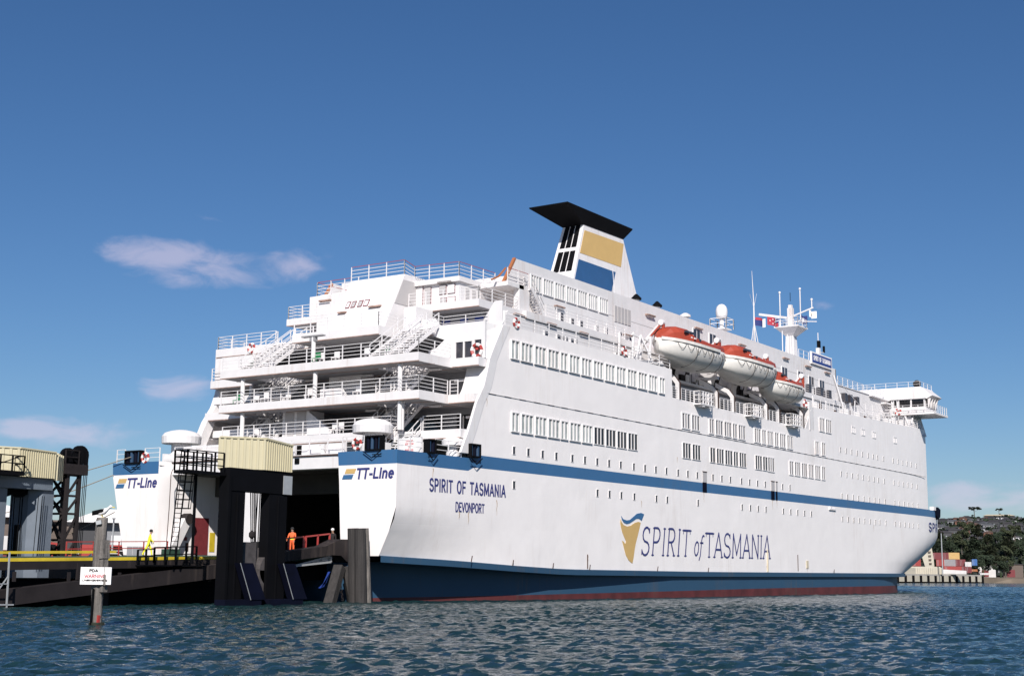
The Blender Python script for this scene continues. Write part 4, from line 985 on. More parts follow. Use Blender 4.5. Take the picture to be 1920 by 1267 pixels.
for i, x in enumerate(DX):
    dz = -.9 if i > 3 else 0.0
    w = .42; m = MB()
    inner = [(-13.48, 17.42), (-13.48, 18.9), (-13.1, 19.38), (-11.9, 20.0)]; outer = [(-13.82, 17.42), (-13.82, 19.0), (-13.3, 19.7), (-11.9, 20.45)]
    pts = outer + inner[::-1]
    m.prism(pts, 0, x - w / 2, x + w / 2, 0)
    mm = [(-13.84, 17.5), (-13.84, 19.0), (-13.32, 19.72), (-11.9, 20.49)]
    for (a, b) in zip(mm, mm[1:]): m.add([(x + w / 2 + .01, a[0], a[1]), (x + w / 2 + .01, b[0], b[1]), (x + w / 2 + .01, b[0] + .30, b[1] - .25), (x + w / 2 + .01, a[0] + .34, a[1])], [(0, 1, 2, 3)], 1); m.add([(x - w / 2 + .1, a[0] - .01, a[1]), (x + w / 2 - .02, a[0] - .01, a[1]), (x + w / 2 - .02, b[0] - .01, b[1]), (x - w / 2 + .1, b[0] - .01, b[1])], [(0, 1, 2, 3)], 1)
    dv = part('davit', m, [WHITE2, BROWN])
    m = MB()                                                         # cradle that carries the boat: foot, arm under the keel, upper arm with sheave
    xx = x - 2.6 if i % 2 == 0 else x + .9
    m.path([(xx, -11.0, 20.7), (xx, -12.4, 20.5 + dz * .6), (xx, -13.4, 20.55 + dz)], .2, .22)
    m.path([(xx, -10.9, 20.4), (xx, -11.4, 22.3 + dz), (xx, -13.4, 24.2 + dz)], .26, .3)
    m.tube((xx - .2, -13.4, 24.2 + dz), (xx + .2, -13.4, 24.2 + dz), .28, n=12, m=0)
    m.beam((xx, -10.9, 20.3), (xx, -10.9, 22.2), .4)
    obj('cradle_arm', m, [WHITE2], dv)
    m = MB(); m.beam((xx + .1, -13.5, 24.2 + dz), (xx + .1, -13.5, 22.9 + dz), .24); m.beam((xx - .1, -13.3, 24.0 + dz), (xx - 1.0, -12.7, 22.8 + dz), .12); obj('boat_hook', m, ORANGE, dv)
m = MB()                                                              # winch framework at the aft end of the boats
for (x, y) in ((34.2, -12.6), (35.6, -12.6), (34.2, -11.2), (36.8, -12.9)): m.beam((x, y, 20.05), (x + .3, y, 22.8), .16)
m.path([(33.8, -13.2, 20.1), (35.4, -12.8, 22.6), (36.6, -13.4, 20.2)], .14); m.path([(34.2, -12.6, 22.6), (36.8, -12.9, 22.3)], .14); m.path([(34.3, -12.7, 21.0), (36.6, -13, 21.6)], .12); m.tube((35, -12.2, 20.8), (35.8, -12.2, 20.8), .45, n=10)
m.path([(33, -13, 20.2), (38.4, -13.4, 20.4)], .2); m.box(37, 39.2, -13.3, -11, 20.05, 20.3)
part('winch_frame', m, WHITE2)
for x in (45.3, 56.7, 67.0):
    m = MB(); m.box(x - 1.5, x + 1.5, -14.5, -13.8, 17.30, 17.42)
    m.rail([(x - 1.45, -13.8, 17.42), (x - 1.45, -14.45, 17.42), (x + 1.45, -14.45, 17.42), (x + 1.45, -13.8, 17.42)], n=3, sp=.6, t=.06, pt=.09, h=1.15)
    for dx in (-.9, .5): m.box(x + dx, x + dx + .4, -14.45, -13.8, 17.14, 17.3)
    part('embarkation_cage', m, WHITE2)
m = MB(); m.prism([(-13.85, 20.05), (-13.85, 17.4), (-13.6, 17.4), (-12.3, 19.75), (-12.3, 20.05)], 0, 72.2, 72.5); m.prism([(71.0, 17.4), (73.5, 17.4), (73.5, 19.8), (72.9, 19.8)], 1, -13.79, -13.6); part('recess_bracket', m, WHITE2)

# ---------------------------------------------------------------- bridge and its starboard wing
m = MB()
def wing(y1, y2):  # body of the wing with overhanging front and tapered roof
    pass
m.box(110.8, 115.5, -15.0, 15.0, 23.0, 23.8, 0)
m.box(111.0, 115.5, -14.8, 14.8, 23.8, 24.95, 0)
m.prism([(-15.0, 24.95), (15.0, 24.95), (14.6, 26.55), (-14.4, 26.55)], 0, 110.7, 116.0, 0)
m.prism([(-15.75, 25.35), (-15.0, 24.95), (-14.4, 26.5)], 0, 111.2, 115.6, 0)
m.box(110.0, 116.2, -16.3, 16.3, 22.75, 23.0, 0)
m.prism([(-13.7, 20.2), (-11.9, 20.2), (-11.9, 22.75), (-13.0, 22.75)], 0, 110.6, 114.9, 0)
m.box(110.6, 114.6, -11.9, 11.9, 20.0, 22.75, 0)
m.box(111.05, 111.1, -14.9, -13.2, 23.3, 24.0, 1)
br = part('bridge', m, [WHITE2, GREYGLASS])
for (y0, y1) in ((-8.4, -7.7), (-10.3, -9.3), (-11.05, -10.7), (-12.9, -11.4), (-14.7, -13.1)):
    m = MB(); g = MB()
    m.box(110.86, 110.99, y0 - .1, y0, 23.8, 24.95); m.box(110.86, 110.99, y1, y1 + .1, 23.8, 24.95); m.box(110.86, 110.99, y0, y1, 24.88, 24.97); m.box(110.86, 110.99, y0, y1, 23.76, 23.85)
    g.box(110.94, 110.99, y0, y1, 23.85, 24.88); obj('glass', g, DARKGLASS, part('window', m, WHITE2))
for k in range(4):
    x = 111.4 + k * 1.05; m = MB(); m.prism([(-14.98, 23.8), (-15.0, 24.96), (-15.5, 25.0), (-15.2, 23.8)], 0, x, x + .14); part('wing_mullion', m, WHITE2, br)
g = MB(); g.box(111.4, 115.3, -15.1, -14.99, 23.8, 24.95); part('wing_glass', g, GREYGLASS, br)
r = MB(); r.rail([(110.1, -7.0, 23.0), (110.1, -16.2, 23.0), (116, -16.2, 23.0)], sp=1.0); part('railing', r, WHITE2, br)
r = MB(); r.rail([(110.8, -2, 26.55), (110.8, -14.3, 26.55), (115.9, -14.3, 26.55)], sp=1.5, n=2, h=.7); part('railing', r, WHITE2, br)
m = MB(); m.lathe([(.25, 0), (.5, .2), (.5, .6), (.2, .9)], (111.5, -13.7, 26.6), 10); part('searchlight', m, STEELB, br)
for (y, dx) in ((-12.2, 0), (-13.2, .6)):
    m = MB(); m.beam((108.5 + dx, -13.4, 20.9), (110.4 + dx, y, 22.8), .18); part('wing_strut', m, WHITE2, br)
m = MB(); m.box(103.5, 110.6, -10.2, -8.9, 24.75, 24.9); m.box(108.0, 110.5, -10.6, -9.8, 24.2, 24.4)
for k in range(9): m.box(106.6 + k * .35, 107.0 + k * .35, -10.8, -9.85, 20.5 + k * .42, 20.56 + k * .42)
part('wing_stair', m, WHITE2)
random.seed(11)
for k in range(34):
    m = MB()
    x = 76 + k * 1.05; y = -13.2 + random.uniform(0, 1.8); z = ztop(x); h = random.uniform(.5, 1.3)
    if k % 3 == 0: m.box(x, x + random.uniform(.3, .9), y, y + .5, z, z + h, 0)
    elif k % 3 == 1: m.beam((x, y, z), (x + random.uniform(-.4, .4), y, z + h + .8), .09)
    else: m.tube((x, y, z), (x, y, z + h), .16, n=7, m=0 if k % 2 else 1)
    part(('deck_locker', 'stanchion', 'deck_pipe')[k % 3], m, [WHITE2, BROWN])
m = MB(); a = ats(1517, 690, 1, -11.5); b = ats(1514, 760, 1, -11.5); m.beam((88.6, -12.0, 20.5), (87.0, -11.2, 25.4), .2); m.wire([(87, -11.2, 25.4), (97, -12.5, 20.8)], .03); part('deck_crane', m, WHITE2)
# bow bulwark and anchor pocket
m = MB()
m.box(118.6, 119.6, -halfw(119, 10.4) - .05, -halfw(119, 10.4) + .5, 10.5, 11.0)
part('bow_bulwark', m, WHITE2)
m = MB(); X = 151; m.prism([(120.0, 10.7), (120.9, 11.0), (122.0, 10.7), (121.8, 9.7), (120.9, 9.3), (120.1, 9.8)], 1, -halfw(121, 10.4) - .35, -halfw(121, 10.4) + .1); part('fairlead_bracket', m, STEELN)
m = MB(); a = ats(318, 885, 0, -.3); m.wire([(.3, 7.55, 9.3), (.2, 7.6, 8.9), (-.1, 7.3, 6.3), (-.1, 7.4, 3.6)], .03); part('rope_ladder', m, BROWN)

# ================================================================== things carried by the ship
def lifeboat(L, W, H, label):
    root = thing('lifeboat', label, 'lifeboat', group='lifeboats on the starboard davits')
    NS = 15; rings = []; can = []
    for i in range(NS):
        s = -1 + 2 * i / (NS - 1); s = max(-.995, min(.995, s)); x = s * L / 2
        w = W / 2 * (1 - abs(s) ** 2.7) ** .75 + .04; hk = H * (1 - .42 * abs(s) ** 3); sh = .28 * s * s
        r = []
        for j in range(11):
            t = math.pi * j / 10
            y = w * (abs(math.cos(t)) ** .62) * (1 if math.cos(t) >= 0 else -1); z = sh - hk * (math.sin(t) ** .8)
            r.append((x, y, z))
        rings.append(r)
    m = MB(); m.loft(rings, closed=True, caps=True); obj('hull', m, BOATW, root, True)
    prof = [(-.97, .25), (-.9, .55), (-.82, 1.05), (-.72, 1.35), (-.45, 1.38), (-.36, .95), (-.05, .80), (.05, .85), (.1, .62), (.3, .72), (.62, .85), (.72, .6), (.86, .42), (.97, .2)]
    rings = []
    for (s, h) in prof:
        x = s * L / 2; w = (W / 2 * (1 - abs(s) ** 2.7) ** .75 + .02) * .97; sh = .28 * s * s + .03
        rings.append([(x, w, sh), (x, w * .95, sh + h * .55), (x, w * .62, sh + h * .95), (x, 0, sh + h), (x, -w * .62, sh + h * .95), (x, -w * .95, sh + h * .55), (x, -w, sh)])
    m = MB(); m.loft(rings, closed=True); obj('canopy', m, ORANGE, root)
    for sg in (1, -1):
        m = MB(); pts = []
        for i in range(13):
            s = -.98 + 1.96 * i / 12; w = W / 2 * (1 - abs(s) ** 2.7) ** .75 + .07; pts.append((s * L / 2, sg * w, .28 * s * s - .03))
        m.path(pts[:9], .13, .26); obj('rubbing_strake', m, BOATW, root); m = MB(); m.path(pts[11:], .12, .16); obj('bow_fender', m, BOATW, root)
    m = MB()
    for (s, dx) in ((-.66, .7), (-.52, .7)): m.box(s * L / 2, s * L / 2 + dx, -W / 2 * .83, -W / 2 * .74, .92, 1.12)
    m.box(-.3 * L / 2, -.25 * L / 2, -W / 2 * .94, -W / 2 * .88, .40, .62)
    obj('canopy_window', m, GREYGLASS, root)
    m = MB()
    for i in range(9):
        s0 = -.78 + i * .17; pts = []
        for k in range(6):
            s = s0 + .15 * k / 5; w = W / 2 * (1 - abs(s) ** 2.7) ** .75 + .07; pts.append((s * L / 2, -w, .28 * s * s - .25 - .5 * math.sin(math.pi * k / 5)))
        m.wire(pts, .018, 4)
    for s in (-.35, .12, .5):
        w = W / 2 * (1 - abs(s) ** 2.7) ** .75; pts = [(s * L / 2 - q * .9, -w * (math.cos(q * 1.45) ** .62) - .05, -.1 - H * (math.sin(q * 1.45) ** .8)) for q in (0, .15, .3, .5, .7, .9, 1.0)]
        m.wire(pts, .028, 4)
    obj('grab_line', m, STEELB, root)
    m = MB(); m.box(-.58 * L / 2, -.54 * L / 2, -W / 2 * .97, -W / 2 * .94, .45, .55); m.box(-.48 * L / 2, -.42 * L / 2, -W / 2 * .97, -W / 2 * .93, .45, .55); m.box(-.25 * L / 2, -.22 * L / 2, -.5, .5, .95, 1.05); m.box(-.12 * L / 2, -.08 * L / 2, -.6, .2, .84, .92)
    obj('reflective_tape', m, SIGNW, root)
    return root
lb = lifeboat(12.9, 4.1, 1.95, 'aftmost white lifeboat with orange canopy, farthest from the bridge')
onship(lb, (43.7, -13.55, 22.4))
lb2 = dup(lb, (0, 0, 0), None, 'middle white lifeboat with orange canopy, between the other two boats on the davits', scale=(.96, 1, 1)); onship(lb2, (56.3, -13.55, 22.5))
lb3 = dup(lb, (0, 0, 0), None, 'smallest and forwardmost white lifeboat with orange canopy, towards the bridge wing', scale=(.73, .84, .86)); onship(lb3, (64.9, -13.7, 21.35))

m = MB(); m.torus((0, 0, 0), (1, 0, 0), .34, .10, n=24, k=7)
m.beam((.02, -.1, .1), (.02, .1, .1), .04, .14)
ring0 = obj('life_ring', m, [REDP, SIGNW]); ring0.location = (0, 0, -50)
def ring(P, label, side=False, sc=1.0, first=[True]):
    o = ring0 if first[0] else ring0.copy()
    if not first[0]: COL.objects.link(o)
    first[0] = False
    tag(o, label, 'life ring', 'red and white life rings'); onship(o, P)
    if side: o.rotation_euler = (0, -TRIM, R(90))
    o.scale = (sc,) * 3
    return o
ring((9.98, -13.0, 17.85), 'red and white life ring on the stern wall in front of its two big windows', sc=1.25)
a = ats(968, 606, 1, -13.8); ring((a.x, -13.82, a.z), 'life ring on the walkway rail above the aft end of the side windows', True)
a = ats(1170, 659, 1, -13.8); ring((a.x, -13.82, a.z), 'life ring on the walkway rail just aft of the lifeboats', True)
a = ats(1507, 757, 1, -13.7); ring((a.x, -13.85, a.z), 'life ring on the rail just forward of the smallest lifeboat', True, 1.15)
a = ats(1684, 772, 0, 110); ring((109.95, a.y, a.z), 'life ring on the rail of the bridge wing', sc=1.1)
a = ats(273, 858, 0, 0.05); ring((0.02, a.y, a.z), 'life ring on the rail of the left stern horn beside the blue rollers')
a = ats(670, 832, 0, 0.05); ring((0.02, a.y, a.z), 'life ring on the rail of the right stern horn under the white mushroom ventilator')
a = ats(473, 653, 0, 10); ring((9.9, a.y, a.z), 'life ring on the highest left terrace rail of the stern')

def flag(p, dirv, w, h, mb_pieces, label):
    """waving cloth hanging from p along dirv; pieces are (u0,u1,v0,v1,material index, lift)"""
    root = thing('flag', label, 'flag', group='flags on the ferry'); onship(root, p)
    d = Vector(dirv).normalized(); s = Vector((d.y, -d.x, 0)).normalized()
    def pt(u, v, lift): return d * (u * w) + Vector((0, 0, -v * h - .10 * h * math.sin(u * 4))) + s * (.12 * w * math.sin(u * 6.5 + .6) + lift)
    for nm, mt, pcs in mb_pieces:
        m = MB()
        for (u0, u1, v0, v1, lift) in pcs:
            n = max(1, int((u1 - u0) * 10))
            for sgn in ((1, -1) if lift else (1,)):
                for i in range(n):
                    a, b = u0 + (u1 - u0) * i / n, u0 + (u1 - u0) * (i + 1) / n
                    m.quad(pt(a, v0, lift * sgn), pt(b, v0, lift * sgn), pt(b, v1, lift * sgn), pt(a, v1, lift * sgn))
        obj(nm, m, mt, root)
    return root
a = ats(1461, 597, 1, -6.5)
flag((a.x, -6.5, a.z), (-1, .25, -.04), 2.1, 1.0, [('cloth', FLAGRED, [(0, 1, 0, 1, 0)]), ('canton', FLAGNAVY, [(0, .4, .02, .5, .02)]), ('cross', FLAGWHITE, [(.17, .23, .02, .5, .03), (0, .4, .22, .30, .03), (.18, .26, .66, .78, .02), (.7, .76, .2, .3, .02), (.7, .76, .7, .8, .02), (.58, .63, .45, .55, .02), (.85, .9, .4, .5, .02)])],
     'red ensign with stars flying beside the grey and white pennant, left of the mast')
a = ats(1437, 597, 1, -6.5)
flag((a.x, -6.5, a.z), (-1, .2, -.08), 2.2, 1.0, [('cloth', FLAGWHITE, [(0, .5, 0, 1, 0)]), ('cloth', FLAGNAVY, [(.5, 1, .3, 1, 0)]), ('stripe', FLAGRED, [(.5, .95, 0, .3, 0)])], 'white and navy flag with a red stripe flying next to the radio mast')
a = ats(1485, 591, 1, -4.6)
flag((a.x, -5.6, a.z), (1, -.12, .0), 1.75, 1.0, [('cloth', FLAGNAVY, [(0, 1, 0, 1, 0)]), ('panel', FLAGWHITE, [(.25, .75, .22, .75, .02)])], 'navy flag with a white square in the middle, on the mast')
a = ats(1493, 583, 1, -4.6)
flag((a.x, -6.2, a.z), (1, -.15, .0), 1.8, .9, [('cloth', FLAGWHITE, [(0, 1, 0, 1, 0)]), ('stripe', YELLOW, [(.35, .7, .3, .42, .02)]), ('bar', FLAGNAVY, [(.3, .68, .5, .64, .02)])], 'white house flag with small gold and navy bars, highest on the mast')

# ================================================================== quay, linkspan and hoist towers (world coordinates)
W_ = lambda u, v, ax, val: at(u, v, ax, val)
m = MB()
m.box(-400, 120, 17, 420, -3, 2.1, 0)
struct('quay_ground', m, [ASPH])
m = MB(); m.box(-70, -22, 9.8, 17.0, -2, 2.05); struct('quay_apron', m, [CONC])

ls = thing('linkspan', 'dark steel ramp bridge with yellow kerbs leading up to the open ferry stern', 'ramp', (-20, -2, 0))
LZ = Vector((-20, -2, 0))
def lpart(name, mb, mats, parent=None):
    mb.v = [tuple(Vector(v) - LZ) for v in mb.v]; return obj(name, mb, mats, parent or ls)
def zr(x): return 2.05 + (x + 30) * .031       # road level
m = MB()
m.add([(-60, -8.9, zr(-42)), (1.0, -8.9, zr(1.0)), (1.0, 8.0, zr(1.0)), (-60, 8.0, zr(-42)), (-60, -8.9, zr(-42) - .3), (1.0, -8.9, zr(1.0) - .3), (1.0, 8.0, zr(1.0) - .3), (-60, 8.0, zr(-42) - .3)], [(0, 1, 2, 3), (7, 6, 5, 4), (0, 4, 5, 1), (2, 6, 7, 3)])
lpart('roadway', m, GREEND)
m = MB(); m.beam((-48, -9.05, zr(-34) - .0), (-6.5, -9.05, zr(-6.5) + .02), .35, .17); lpart('yellow_kerb', m, YELLOW)
m = MB(); m.beam((-48, 2.5, zr(-34) + .30), (-9, 2.5, zr(-9) + .38), .3, .16)
for k in range(9): m.beam((-40 + k * 3.6, 2.5, zr(-34)), (-40 + k * 3.6, 2.5, zr(-30) + .3), .1)
lpart('yellow_kerb', m, YELLOW)
m = MB(); m.beam((-48, -9.1, zr(-34) - .29), (-6.5, -9.1, zr(-6.5) - .30), .5, .42); m.box(-21.6, -21.2, -9.45, -9.3, 1.4, 2.3)
for k in range(12): m.box(-46 + k * 3.4, -45.8 + k * 3.4, -9.4, -9.35, 1.3, 1.8)
lpart('fascia_beam', m, STEELB)
m = MB(); a = W_(20, 1118, 1, -9.5); b = W_(410, 1069, 1, -9.5); d = (b - a).normalized(); m.beam(a - d * 6, b + d * 1.5, .8, .80, up=(0, 0, 1)); lpart('lifting_girder', m, STEELB)
m = MB(); m.box(-48, -4, -8.2, 7.5, .55, 1.35); m.box(-44, -6, -8.6, -8.3, -.6, .9); m.box(-20.2, -19.3, -9.3, -8.7, -.2, .75, 1); m.box(-6, 1, -8.0, 7.5, 1.4, 2.6)
m.box(-46, -3, 6, 7.5, -1, 1.0)
lpart('underframe', m, [STEELK, STEELB])
m = MB()
A = [(-7.2, 2.5, 3.12), (-2.2, 2.62, 3.62), (-1.15, 2.95, 4.10), (1.35, 2.75, 4.15)]
m.prism([(-7.2, 3.05), (-2.4, 3.58), (-1.0, 4.06), (1.35, 4.10), (1.4, 2.58), (-.3, 2.62), (-.9, 3.0), (-1.7, 3.02), (-7.2, 2.44)], 1, -10.0, -9.0)
m.box(1.4, 2.1, -9.9, -9.2, 2.9, 3.3)
lpart('end_beam', m, STEELB)
m = MB(); m.rail([(-16.4, -9.5, 2.36), (-13.2, -9.5, 2.48)], h=.85, n=2, sp=.85, t=.06, pt=.09); m.rail([(-17.6, -9.5, 2.3), (-16.4, -9.5, 2.36)], h=.75, n=2, sp=.8, t=.06, pt=.09); m.box(-17.6, -13.0, -10.0, -9.35, 2.16, 2.24)
lpart('black_railing', m, STEELK)
m = MB(); m.rail([(-9.0, 7.4, 2.8), (0, 7.4, 3.05)], h=.95, n=2, sp=2.2, t=.06, pt=.07); lpart('red_railing', m, REDP)
m = MB(); m.rail([(-6.2, -8.95, 3.2), (-3.4, -8.95, 3.46)], h=.7, n=1, sp=1.2, t=.09, pt=.09); m.rail([(-3.2, -8.95, 3.48), (-.9, -8.95, 3.72)], h=.7, n=1, sp=1.2, t=.09, pt=.09); lpart('red_railing', m, REDP)
m = MB(); a0, a1, b0, b1 = W_(548, 1061, 1, -9.7), W_(620, 1042, 1, -9.7), W_(556, 1060, 1, -9.7), W_(620, 1053, 1, -9.7)
m.beam(a0, b1, .12, .12); m.beam(a0, a1, .1, .1); m.beam(a1, b1, .1, .14)
for k in (.15, .25, .55, .8): m.beam(a0.lerp(a1, k), a0.lerp(b1, k - .06), .06)
m.quad(a0.lerp(a1, .05) + Vector((0, .1, 0)), a0.lerp(b1, .02) + Vector((0, .1, 0)), b1 + Vector((0, .1, 0)), a1 + Vector((0, .1, 0)))
lpart('service_gangway', m, GALV)
m = MB()
for (x, y, h, w_) in ((-6.6, -8.2, 1.0, .8), (-12, -6, .6, .8), (-2.4, -7.4, .4, 1.8)): m = MB(); m.box(x, x + w_, y, y + .8, zr(x), zr(x) + h); lpart('deck_box', m, GREEND)

def corrugate(mb, p, q, z0, z1, z1q=None, n=14, amp=.06, mi=0):
    """vertical-ribbed sheet wall from p to q"""
    p = Vector((p[0], p[1], 0)); q = Vector((q[0], q[1], 0)); d = (q - p); nrm = Vector((d.y, -d.x, 0)).normalized(); z1q = z1 if z1q is None else z1q
    pts = []
    for i in range(n):
        for f, o in ((0, 0), (.55, 0), (.62, amp), (.93, amp)):
            t = (i + f) / n; pts.append((p + d * t + nrm * o, z1 + (z1q - z1) * t))
    pts.append((q, z1q))
    for (a, za), (b, zb) in zip(pts, pts[1:]): mb.quad((a.x, a.y, z0), (b.x, b.y, z0), (b.x, b.y, zb), (a.x, a.y, za), mi)

# near hoist tower
tw = thing('hoist_tower', 'black steel hoist tower with a cream corrugated cabin, standing before the open ferry stern', 'hoist tower', (-11, -12, 0), group='linkspan hoist towers')
TZ = Vector((-11, -12, 0))
def tpart(name, mb, mats, parent=None, T=None, root=None):
    T = T or TZ; mb.v = [tuple(Vector(v) - T) for v in mb.v]; return obj(name, mb, mats, parent or root or tw)
Bb = W_(497, 879, 1, -13.2); Cb = W_(547, 885, 1, -13.2); Bt = W_(497, 822, 1, -13.2); Ct = W_(547, 836, 1, -13.2)
rA = ray(411, 850); kA = None
# the cabin's aft corner lies where the view direction of its left edge meets the 45-degree chamfer line
best = None
for i in range(400):
    q = Bb + Vector((-1, .62, 0)).normalized() * (i * .01); dd = rA * ((q.x - CAM.x) / rA.x); e = abs(CAM.y + dd.y - q.y)
    if best is None or e < best[0]: best = (e, q.copy())
Ap = best[1]; zb, zt = 7.78, Bt.z
m = MB()
Cp = Vector((Cb.x, -13.2, 0)); Ep = Vector((Ap.x, Ap.y, 0)) + Vector((rA.x, rA.y, 0)).normalized() * 2.6 + Vector((.25, 0, 0)); Dp = Vector((Cb.x + 1.3, Ep.y, 0))
corrugate(m, Ap, Bb, zb, zt - .02, zt, 7); corrugate(m, Bb, Cp, zb, zt, zt - .22, 12); corrugate(m, Cp, Dp, zb, zt - .22, zt - .22, 8); corrugate(m, Dp, Ep, zb, zt - .22, zt - .05, 14); corrugate(m, Ep, Ap, zb, zt - .05, zt - .02, 6)
m.poly([(Ap.x, Ap.y, zt - .03), (Bb.x, Bb.y, zt - .01), (Cp.x, Cp.y, zt - .23), (Dp.x, Dp.y, zt - .23), (Ep.x, Ep.y, zt - .06)]); m.poly([(Ap.x, Ap.y, zb + .02), (Ep.x, Ep.y, zb + .02), (Dp.x, Dp.y, zb + .02), (Cp.x, Cp.y, zb + .02), (Bb.x, Bb.y, zb + .02)])
for p, q, za, zc in ((Ap, Bb, zt - .02, zt), (Bb, Cp, zt, zt - .22)): m.beam((p.x, p.y - .05, za), (q.x, q.y - .05, zc), .08, .10)
tpart('cabin', m, CREAM)
def px_x(u, Y, v=950): return W_(u, v, 1, Y).x
xl0, xl1, xr0, xr1 = px_x(427, -13.1), px_x(459, -13.1), px_x(505, -13.1), px_x(538, -13.1)
m = MB(); m.box(xl0, xl1 - .0, -13.1, -12.38, -2, 6.45); m.box(xl0 - .05, xl0 + .15, -13.2, -13.0, -2, 7.3); m.box(xl0 + .7, xl0 + .8, -13.16, -13.0, -1, 6.3); tpart('column', m, STEELK)
m = MB(); m.box(xr0, xr1, -13.1, -12.38, -2, 6.45); m.box(xr0 + .7, xr0 + .8, -13.16, -13.0, -1, 6.3); tpart('column', m, STEELK)
m = MB(); m.box(xl0, xr1 + .25, -13.15, -12.36, 6.45, 7.75)
tpart('cross_beam', m, STEELK)
m = MB(); m.box(xr1 - .45, xr1 + .28, -13.2, -13.1, 6.45, 7.55); tpart('galvanised_panel', m, GALV)
for x0 in (px_x(436, -13.2, 1072), px_x(517, -13.2, 1072)):
    m = MB(); m.prism([(x0, 2.4), (x0 + 1.05, 2.4), (x0 + 2.2, .35), (x0 + .95, .35)], 1, -13.75, -13.3); m.beam((x0, -13.78, 2.4), (x0 + .95, -13.78, .35), .03, .03, m=1); m.box(x0 - 1, x0 + 1.9, -13.7, -12.9, -1, .36)
    tpart('fender_plate', m, [STEELN, GALV])
m = MB(); xc = px_x(487, -12, 1080); m.tube((xc - .0, -12.9, 2.0), (xc, -12.3, 2.0), .95, n=22); m.tube((xc, -13.0, 2.0), (xc, -12.9, 2.0), .2, n=12, m=1); m.box(xc - .95, xc - .55, -12.9, -12.3, .1, 2.0); m.box(xc + .55, xc + .95, -12.9, -12.3, .1, 2.0); m.box(xc - 2.0, xc - 1.0, -12.6, -12.1, 1.4, 3.6); m.box(xc - 1.2, xc + .6, -12.4, -12.0, 2.6, 3.3); m.box(xc - 1.7, xc - 1.2, -12.7, -12.4, .9, 1.5)
tpart('sheave_block', m, [mat('grease_grey_steel', (.075, .066, .066), .6, var=.4), BROWN])
m = MB()
for (u0, u1) in ((470, 471), (474, 474), (477, 477), (480, 479), (484, 476), (492, 482)):
    a = W_(u0 if u0 < 490 else 488, 917, 1, -12); b = W_(u1, 1050, 1, -12); m.tube(a, b, .035, n=5)
a = W_(472, 1002, 1, -12.1); m.lathe([(.05, -.25), (.17, -.1), (.17, .1), (.05, .25)], a, 8)
tpart('hoist_cable', m, STEELB)
# access platform and caged ladder on the port-aft side
pa = W_(340, 880, 1, -12.4); pb = W_(411, 877, 1, -12.4)
m = MB(); m.box(pa.x, xl0 + .3, -12.9, -11.8, pa.z - .18, pa.z); m.rail([(xl0 - .2, -12.85, pa.z), (pa.x, -12.85, pa.z), (pa.x, -11.85, pa.z), (xl0 - .2, -11.85, pa.z)], h=1.1, n=3, sp=.75, t=.06, pt=.08)
m.beam((pa.x + 1.4, -12.1, pa.z), (pa.x + 1.4, -12.1, 2.3), .12)
pl_ = tpart('access_platform', m, STEELK)
m = MB(); t0 = Vector((pa.x - .05, -12.4, pa.z + 1.0)); t1 = W_(318, 1040, 1, -10.6)
for dy in (0, .5): m.beam(t0 + Vector((dy, 0, 0)), t1 + Vector((dy, 0, 0)), .06)
n = 22
for i in range(n): p = t0.lerp(t1, i / n); m.beam(p, p + Vector((.5, 0, 0)), .035)
for i in range(1, 6):
    p = t0.lerp(t1, .12 + i * .085); c = p + Vector((.25, -.35, 0)); pts = [c + Vector((.42 * math.cos(t), .42 * math.sin(t), 0)) for t in [k * math.pi / 5 for k in range(11)]]; m.path(pts, .04)
for k in range(5):
    o = Vector((.25 + .42 * math.cos(math.pi + k * math.pi / 4), -.35 + .42 * math.sin(math.pi + k * math.pi / 4), 0)); m.beam(t0.lerp(t1, .2) + o, t0.lerp(t1, .55) + o, .035)
tpart('caged_ladder', m, STEELK)

# far hoist tower
YF = 12.0
fw_ = thing('hoist_tower', 'blue-grey steel hoist tower with a cream corrugated cabin, beside the dark lattice tower', 'hoist tower', (-9.5, 13, 0), group='linkspan hoist towers')
FZ = Vector((-9.5, 13, 0))
def fpart(name, mb, mats): return tpart(name, mb, mats, T=FZ, root=fw_)
c0 = W_(37, 868, 1, YF); c1 = W_(104, 868, 1, YF); c2 = W_(117, 868, 1, YF + .9)
zb, zt = 8.27, 10.22
m = MB(); a0 = Vector((c0.x - 2.6, YF + 1.7, 0)); e0 = Vector((c0.x - 2.2, YF + 5, 0)); e1 = Vector((c2.x + .3, YF + 5, 0))
corrugate(m, a0, c0, zb + .1, zt + .05, zt + .02, 6); corrugate(m, c0, c1, zb, zt + .02, zt - .08, 16); corrugate(m, c1, c2, zb - .1, zt - .08, zt - .2, 4, .12); corrugate(m, c2, e1, zb, zt - .2, zt - .2, 6); corrugate(m, e1, e0, zb, zt - .2, zt, 12); corrugate(m, e0, a0, zb, zt, zt, 6)
m.poly([(a0.x, a0.y, zt - .01), (c0.x, c0.y, zt - .01), (c1.x, c1.y, zt - .1), (c2.x, c2.y, zt - .22), (e1.x, e1.y, zt - .22), (e0.x, e0.y, zt - .02)]); m.poly([(a0.x, a0.y, zb + .02), (e0.x, e0.y, zb + .02), (e1.x, e1.y, zb + .02), (c2.x, c2.y, zb + .02), (c1.x, c1.y, zb + .02), (c0.x, c0.y, zb + .02)])
m.beam((a0.x, a0.y - .05, zt + .05), (c0.x, c0.y - .05, zt + .02), .1, .1); m.beam((c0.x, c0.y - .05, zt + .02), (c1.x, c1.y - .05, zt - .08), .1, .1)
fpart('cabin', m, CREAM)
m = MB(); m.box(px_x(-60, YF), c1.x + .15, YF + .3, YF + 4.5, 7.45, 8.25); fpart('cross_beam', m, STEELG)
